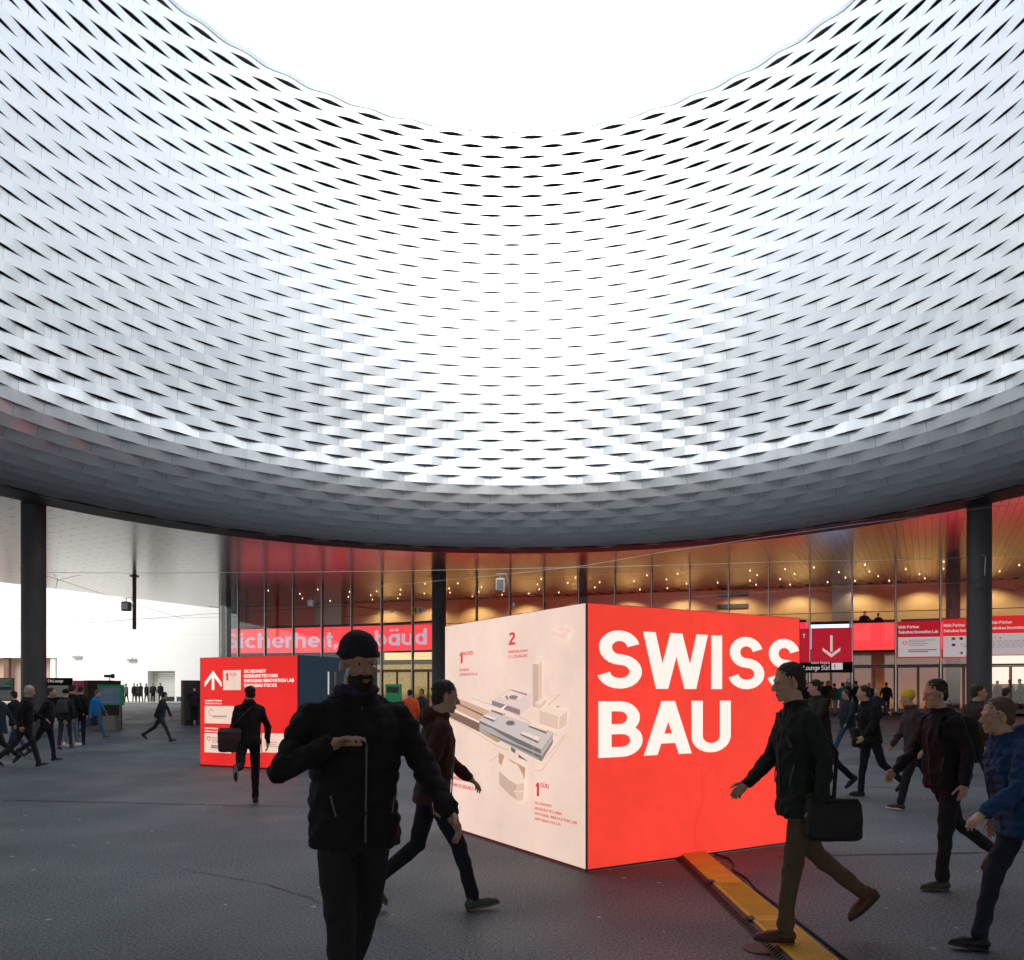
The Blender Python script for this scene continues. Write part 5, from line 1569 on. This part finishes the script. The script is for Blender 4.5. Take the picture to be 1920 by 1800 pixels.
def bag(person_t, off, size, col, label, strap=None, rot=0.0):
    """shoulder bag hanging at the side of a person; off in the person's own frame"""
    root, Bd, arms, J, up = person_t
    S = root.scale[0]
    mtx = Matrix.Translation(root.location) @ Matrix.Rotation(root.rotation_euler[2], 4, 'Z') @ Matrix.Scale(S, 4)
    p = mtx @ Vector(off)
    r = empty('shoulder_bag', p, root.rotation_euler[2] + rot); tag(r, label, 'bag')
    w, d, h = size
    Bp = Body(); Bp.loft([(-h / 2, w * .42, d * .36, 0), (-h * .42, w * .5, d * .5, 0), (0, w * .5, d * .55, 0), (h * .38, w * .48, d * .45, 0), (h / 2, w * .44, d * .28, 0)], lambda q: q, 24, 4.5)
    Bp.remesh('pouch', .012, 2, cm('bag_cloth', col, .6), r, .005, 9, 3)
    Bp = Body(); Bp.loft([(-h * .05, w * .49, .012, -d * .53), (h * .36, w * .50, .014, -d * .50), (h * .47, w * .46, d * .38, 0), (h * .53, w * .44, d * .30, 0)], lambda q: q, 20, 4.0)
    Bp.remesh('flap', .012, 1, cm('bag_cloth', tuple(c * 1.2 for c in col), .55), r, .002, 9, 4)
    if strap:
        inv = (Matrix.Translation(p) @ Matrix.Rotation(root.rotation_euler[2] + rot, 4, 'Z')).inverted()
        pts = [inv @ (mtx @ (Bd(q) if len(q) == 3 else Vector(q[:3]))) for q in strap]
        pts = [Vector((0, w * 0, h * .45))] + pts + [Vector((0, 0, h * .45))]
        mb = MB(); mb.tube(pts, .013, 6); mb.build('strap', cm('bag_cloth', col, .6), r)
    return r
def wpos(px, y, z=None):
    x = (px - HORX) / FPX * y
    return Vector((x, y, gz(x, y) if z is None else z))
BLK = (.008, .008, .010); NAVY = (.010, .013, .024); GRY = (.05, .05, .055); JEAN = (.035, .060, .11); LJEAN = (.13, .17, .22); KHAKI = (.13, .085, .05); OLV = (.03, .033, .022)
# 1 the big man in front
P1 = person(wpos(664, 3.78), 208, 'bearded man in a dark quilted jacket nearest the camera, one hand raised', H=1.86, near=0, lean=2, hipR=(14, 14), hipL=(-14, 22),
       armR=(16, 112, 34, 1.25), armL=(24, 18, 20, -.1), jacket=(.010, .0095, .010), trousers=(.018, .017, .020), shoes=BLK, beanie=(.016, .014, .024), skin=SKIN2, head=(4, -4), build=1.08, belly=.02, hood=True, scarf=(.03, .02, .05), seed=3.0, beard=(.014, .010, .009), quilt=.010)
# 2 man striding beside the light box
P2 = person(foot(812, 1706), -76, 'man in a dark red jacket striding past the cream light box side', H=1.72, near=0, lean=4, hipR=(24, 8), hipL=(-14, 38), armR=(-18, 25, 14, 0), armL=(20, 30, 14, .1),
       jacket=(.055, .018, .016), trousers=(.008, .010, .018), shoes=(.05, .062, .05), sole=(.12, .12, .11), hair=(.035, .028, .024), head=(0, -6), hood=True, seed=8.0)
# 3 person with the round bag before the red box
P3 = person(foot(466, 1508), 12, 'person in black leaning forward before the smaller red light box, one leg lifted', H=1.72, near=1, lean=13, hipR=(8, 6), hipL=(-30, 55), armR=(12, 22, 22, 0), armL=(-8, 30, 12, 0), jacket=BLK, trousers=BLK, shoes=BLK, sole=(.3, .29, .27), hair=(.01, .009, .009), hood=True)
bag(P3, (-.26, -.02, .98), (.34, .20, .34), (.045, .022, .024), 'dark pinkish bag at the hip of the person before the red light box', [(-.18, .12, 1.25), (.08, .10, 1.47), (.06, -.12, 1.45), (-.16, -.16, 1.2)])
# 14 walker at the right in front of the SWISS BAU face
f14 = foot(1502, 1776); f14.z = .058
P14 = person(f14, 94, 'man in a dark green coat and khaki trousers, front shoe on the yellow ramp', H=1.72, near=0, lean=3, hipR=(-18, 34), hipL=(12, 4), armR=(14, 30, 12, 0), armL=(-16, 25, 14, 0), jacket=(.013, .020, .016), trousers=(.085, .060, .038), shoes=(.075, .030, .018), sole=(.03, .02, .016), hair=(.03, .022, .02), coat=.06, head=(0, -5), seed=5.0)
bag(P14, (-.25, -.10, .82), (.34, .12, .25), (.012, .011, .011), 'black messenger bag hanging at the hip of the man on the yellow ramp', [(-.19, .13, 1.25), (.06, .11, 1.46), (.04, -.11, 1.46), (-.18, -.17, 1.2)], rot=R(90))
# 19 dark man with suede shoe
P19 = person(foot(1772, 1664), 98, 'tall man in black with brown suede shoes, right of the yellow hat', H=1.70, near=0, lean=4, hipR=(-24, 30), hipL=(8, 3), armR=(18, 25, 12, 0), armL=(-14, 25, 14, 0), jacket=(.010, .010, .014), trousers=(.012, .012, .018), shoes=(.045, .036, .026), sole=(.10, .085, .07), hair=(.03, .018, .012), head=(0, -4), seed=6.0, backpack=(.012, .010, .012), backpack_label='black backpack of the tall man with brown suede shoes')
# 18 yellow hat
P18 = person(foot(1716, 1518), 80, 'woman in a mustard yellow knitted hat and dark patterned jacket', H=1.66, near=1, lean=5, hipR=(-24, 30), hipL=(22, 8), armR=(20, 40, 14, 0), armL=(-16, 30, 14, 0), jacket=(.045, .030, .035), trousers=(.012, .010, .016), shoes=(.06, .02, .02), sole=(.6, .58, .55), beanie=(.62, .42, .03), scarf=(.12, .03, .03), seed=12)
# 20, 20b right edge
P20 = person(wpos(1922, 4.9), 84, 'person in a shiny blue down jacket at the right edge', H=1.60, near=0, lean=11, quilt=.012, build=1.15, hipR=(22, 10), hipL=(-22, 26), armR=(-20, 30, 16, 0), armL=(20, 35, 16, 0), jacket=(.010, .045, .125), trousers=(.012, .016, .03), shoes=BLK, hair=(.10, .06, .04), hood=True, seed=15)
# right middle distance
person(foot(1538, 1489), 100, 'man in a dark brown long coat beside the SWISS BAU box edge', H=1.80, near=1, lean=4, hipR=(6, 4), hipL=(-22, 28), coat=.12, jacket=(.022, .019, .017), trousers=BLK, hair=(.02, .015, .012), seed=21)
P16 = person(foot(1632, 1494), 96, 'person in black with a bag, walking between the brown coat and the yellow hat', H=1.72, near=1, lean=6, hipR=(10, 4), hipL=(-24, 34), jacket=BLK, trousers=(.008, .010, .02), hair=(.03, .02, .015), seed=22)
bag(P16, (.30, -.05, .95), (.36, .14, .30), BLK, 'black bag at the right hip of the person in black near the yellow hat', [(.17, .12, 1.25), (-.06, .10, 1.47), (-.04, -.12, 1.45), (.16, -.16, 1.2)], rot=R(90))
person(foot(1642, 1392), 178, 'grey haired man in a navy jacket walking towards the camera from the doors', H=1.80, near=1, hair=(.20, .18, .17), jacket=NAVY, trousers=BLK, seed=23)
person(foot(1590, 1425), 110, 'person in dark blue behind the brown coat, walking left', H=1.74, near=2, jacket=(.014, .02, .035), trousers=JEAN, hair=(.05, .03, .02))
person(foot(1826, 1512), -80, 'person in jeans and brown jacket walking right behind the blue jacket', H=1.75, near=1, jacket=(.035, .024, .02), trousers=(.015, .025, .06), hair=(.05, .035, .025), seed=24)
person(foot(1752, 1440), 95, 'person in dark grey walking just behind the yellow hat', H=1.76, near=2, jacket=GRY, trousers=BLK)
person(foot(1880, 1440), -95, 'person in a dark plum jacket in front of the right shop counter', H=1.74, near=2, jacket=(.03, .016, .022), trousers=BLK)
# left middle distance
P4 = person(foot(46, 1440), -60, 'grey haired man in a long black coat in front of the left column', H=1.80, near=1, lean=4, hipR=(-22, 24), hipL=(16, 4), coat=.12, jacket=BLK, trousers=(.02, .02, .024), shoes=BLK, sole=(.25, .24, .23), hair=(.42, .38, .35), seed=31)
person(foot(88, 1428), -75, 'man in a black coat walking right of the grey haired man', H=1.74, near=1, lean=5, hipR=(-24, 26), hipL=(14, 4), coat=.08, jacket=(.010, .011, .013), trousers=NAVY, sole=(.3, .3, .3), hair=(.04, .02, .015), seed=32)
person(foot(30, 1417), 80, 'person in jeans half hidden behind the grey haired man', H=1.72, near=2, jacket=NAVY, trousers=JEAN)
person(foot(-4, 1436), 85, 'person in a dark blue coat at the left edge', H=1.75, near=2, jacket=(.015, .03, .05), trousers=BLK, coat=.1)
person(foot(134, 1400), -8, 'man in a black parka with a fur trimmed hood, seen from behind', H=1.82, near=1, lean=1, hipR=(8, 2), hipL=(-6, 4), armR=(4, 40, 12, .1), armL=(0, 8, 8, 0), jacket=(.010, .011, .014), trousers=LJEAN, shoes=(.75, .75, .75), sole=(.8, .8, .8), hair=(.04, .022, .012), fur=(.30, .19, .09), coat=.03, seed=33)
person(foot(122, 1405), 5, 'person with a dark backpack and red shoes, left of the fur hood', H=1.70, near=2, lean=2, hipR=(10, 4), hipL=(-8, 6), jacket=(.02, .022, .026), trousers=(.03, .035, .045), shoes=(.20, .03, .03), beanie=(.01, .01, .012), backpack=(.06, .06, .065), backpack_label='grey backpack worn left of the fur trimmed hood')
person(foot(150, 1397), 12, 'person in black standing right behind the fur hood', H=1.80, near=2, hipR=(3, 2), hipL=(-3, 4), jacket=BLK, trousers=NAVY)
person(foot(176, 1384), -82, 'person in a bright blue jacket and jeans with tan shoes, striding right', H=1.75, near=2, lean=7, hipR=(-26, 30), hipL=(24, 6), jacket=(.01, .16, .42), trousers=(.03, .09, .20), shoes=(.25, .12, .04), hair=(.2, .09, .06))
person(foot(203, 1351), -70, 'person in pale grey trousers passing the green stand', H=1.72, near=2, lean=12, hipR=(22, 20), hipL=(-20, 24), jacket=(.10, .13, .20), trousers=(.22, .20, .18), hair=(.25, .13, .1))
person(foot(301, 1391), -85, 'slim person in dark grey walking alone left of the red light box', H=1.70, near=2, lean=8, hipR=(26, 8), hipL=(-28, 24), jacket=(.02, .026, .036), trousers=(.03, .03, .035), hair=(.03, .025, .02))
person(foot(364, 1361), 0, 'guard in dark uniform seen from behind, left of the red light box', H=1.80, near=2, lean=0, hipR=(3, 0), hipL=(-2, 2), armR=(10, 60, 14, .3), armL=(10, 60, 14, .3), jacket=(.012, .014, .02), trousers=BLK, beanie=(.02, .02, .025), coat=.02)
for i, (px, ja, lb) in enumerate(((237, (.10, .11, .13), 'person in a grey jacket, leftmost of the group at the white wall'), (252, BLK, 'person in black, second from left in the group at the white wall'), (264, NAVY, 'person in dark navy, third in the group at the white wall'), (275, BLK, 'broad person in black, middle of the group at the white wall'), (287, (.02, .018, .018), 'person in dark brown, second from right of the group at the white wall'), (301, BLK, 'tall person in black, rightmost of the group at the white wall'), (258, (.03, .03, .035), 'person in charcoal half behind the left of the group at the white wall'))):
    person(foot(px, 1319 - (.8 if i == 6 else 0)), 178 + (i * 37) % 50 - 25, lb, H=1.76 + .03 * (i % 3), near=3, lean=2, hipR=(8, 3), hipL=(-8, 6), jacket=ja, trousers=(.03, .035, .05) if i % 2 else BLK, hair=(.02, .015, .012), sole=None, group='people waiting at the white wall')
# behind the front man: orange vest and others
person(foot(769, 1402), 10, 'worker in a bright orange vest seen past the shoulder of the front man', H=1.72, near=2, lean=4, hipR=(14, 6), hipL=(-14, 14), jacket=(.75, .09, .03), trousers=BLK, hair=(.03, .03, .03))
person(foot(792, 1392), 160, 'person in dark grey beside the orange vest', H=1.76, near=2, jacket=(.03, .03, .036), trousers=BLK)
person(foot(600, 1432), 78, 'person in a black down jacket beside the blue side of the small light box', H=1.78, near=1, lean=8, hipR=(-24, 26), hipL=(22, 8), jacket=(.012, .014, .02), trousers=BLK, hair=(.03, .03, .032), seed=41, hood=True)
# at the doors
for i, (px, d, ja, tr, fc, lb) in enumerate((
    (1503, -1.6, BLK, (.05, .06, .08), 20, 'person in black nearest to the edge of the SWISS BAU box at the doors'), (1516, -1.0, (.018, .014, .014), (.16, .12, .10), 170, 'person in black with tan trousers at the doors'),
    (1543, -.9, NAVY, (.05, .045, .04), 10, 'person in navy under the entrance sign'), (1552, -.6, (.02, .02, .02), BLK, 190, 'person in dark clothes under the black entrance sign number'),
    (1566, -1.9, (.055, .045, .022), LJEAN, 15, 'person in an olive jacket at the doors, left of the teal jacket'), (1580, -2.6, (.01, .11, .15), (.07, .13, .22), -12, 'person in a teal jacket and jeans at the doors'),
    (1588, -.8, (.03, .03, .03), LJEAN, 160, 'person in light jeans right behind the teal jacket'), (1606, -1.2, BLK, BLK, 30, 'person in a black parka with pale collar and white shoes at the doors'),
    (1630, -.7, BLK, BLK, 160, 'person in black in front of the plain red LED screen'), (1662, -.9, BLK, BLK, -20, 'person in black with a case by the glass doors, left of the yellow hat'), (1590, 1.5, (.02, .018, .016), BLK, 180, 'person in dark clothes just inside the doors'))):
    p = F(pu(px, d), d, 0); p.z = gz(p.x, p.y) if d < 0.3 else ZG + .01
    person(p, fc, lb, H=1.72 + .04 * (i % 4), near=2, lean=2, hipR=(6, 3), hipL=(-5, 5), jacket=ja, trousers=tr, shoes=(.7, .7, .7) if i in (6, 7) else BLK, fur=(.4, .34, .22) if i == 7 else None, hair=(.03, .02, .015), group='people waiting at the doors')
for px, lb, hh in ((1620, 'person in black leaning on the gallery above the plain red LED screen, left one', 1.80), (1646, 'person in black on the gallery above the plain red LED screen, right one', 1.66)):
    p = F(pu(px, 5.5), 5.5, 4.96)
    person(p, 170, lb, H=hh, near=3, lean=8, hipR=(3, 0), hipL=(-3, 3), armR=(30, 60, 25, .3), armL=(30, 60, 25, .3), jacket=BLK, trousers=BLK, hair=BLK, group='people on the gallery')
for i, px in enumerate((1872, 1896, 1915)):
    p = F(pu(px, 1.6), 1.6, ZG + .01)
    person(p, 10 + i * 20, ('first', 'second', 'third')[i] + ' dark figure from the left at the bright shop counter', H=1.66 + .05 * i, near=3, lean=4, hipR=(4, 2), hipL=(-4, 4), jacket=(.03, .018, .015), trousers=BLK, hair=(.02, .012, .01), group='people at the shop counter')
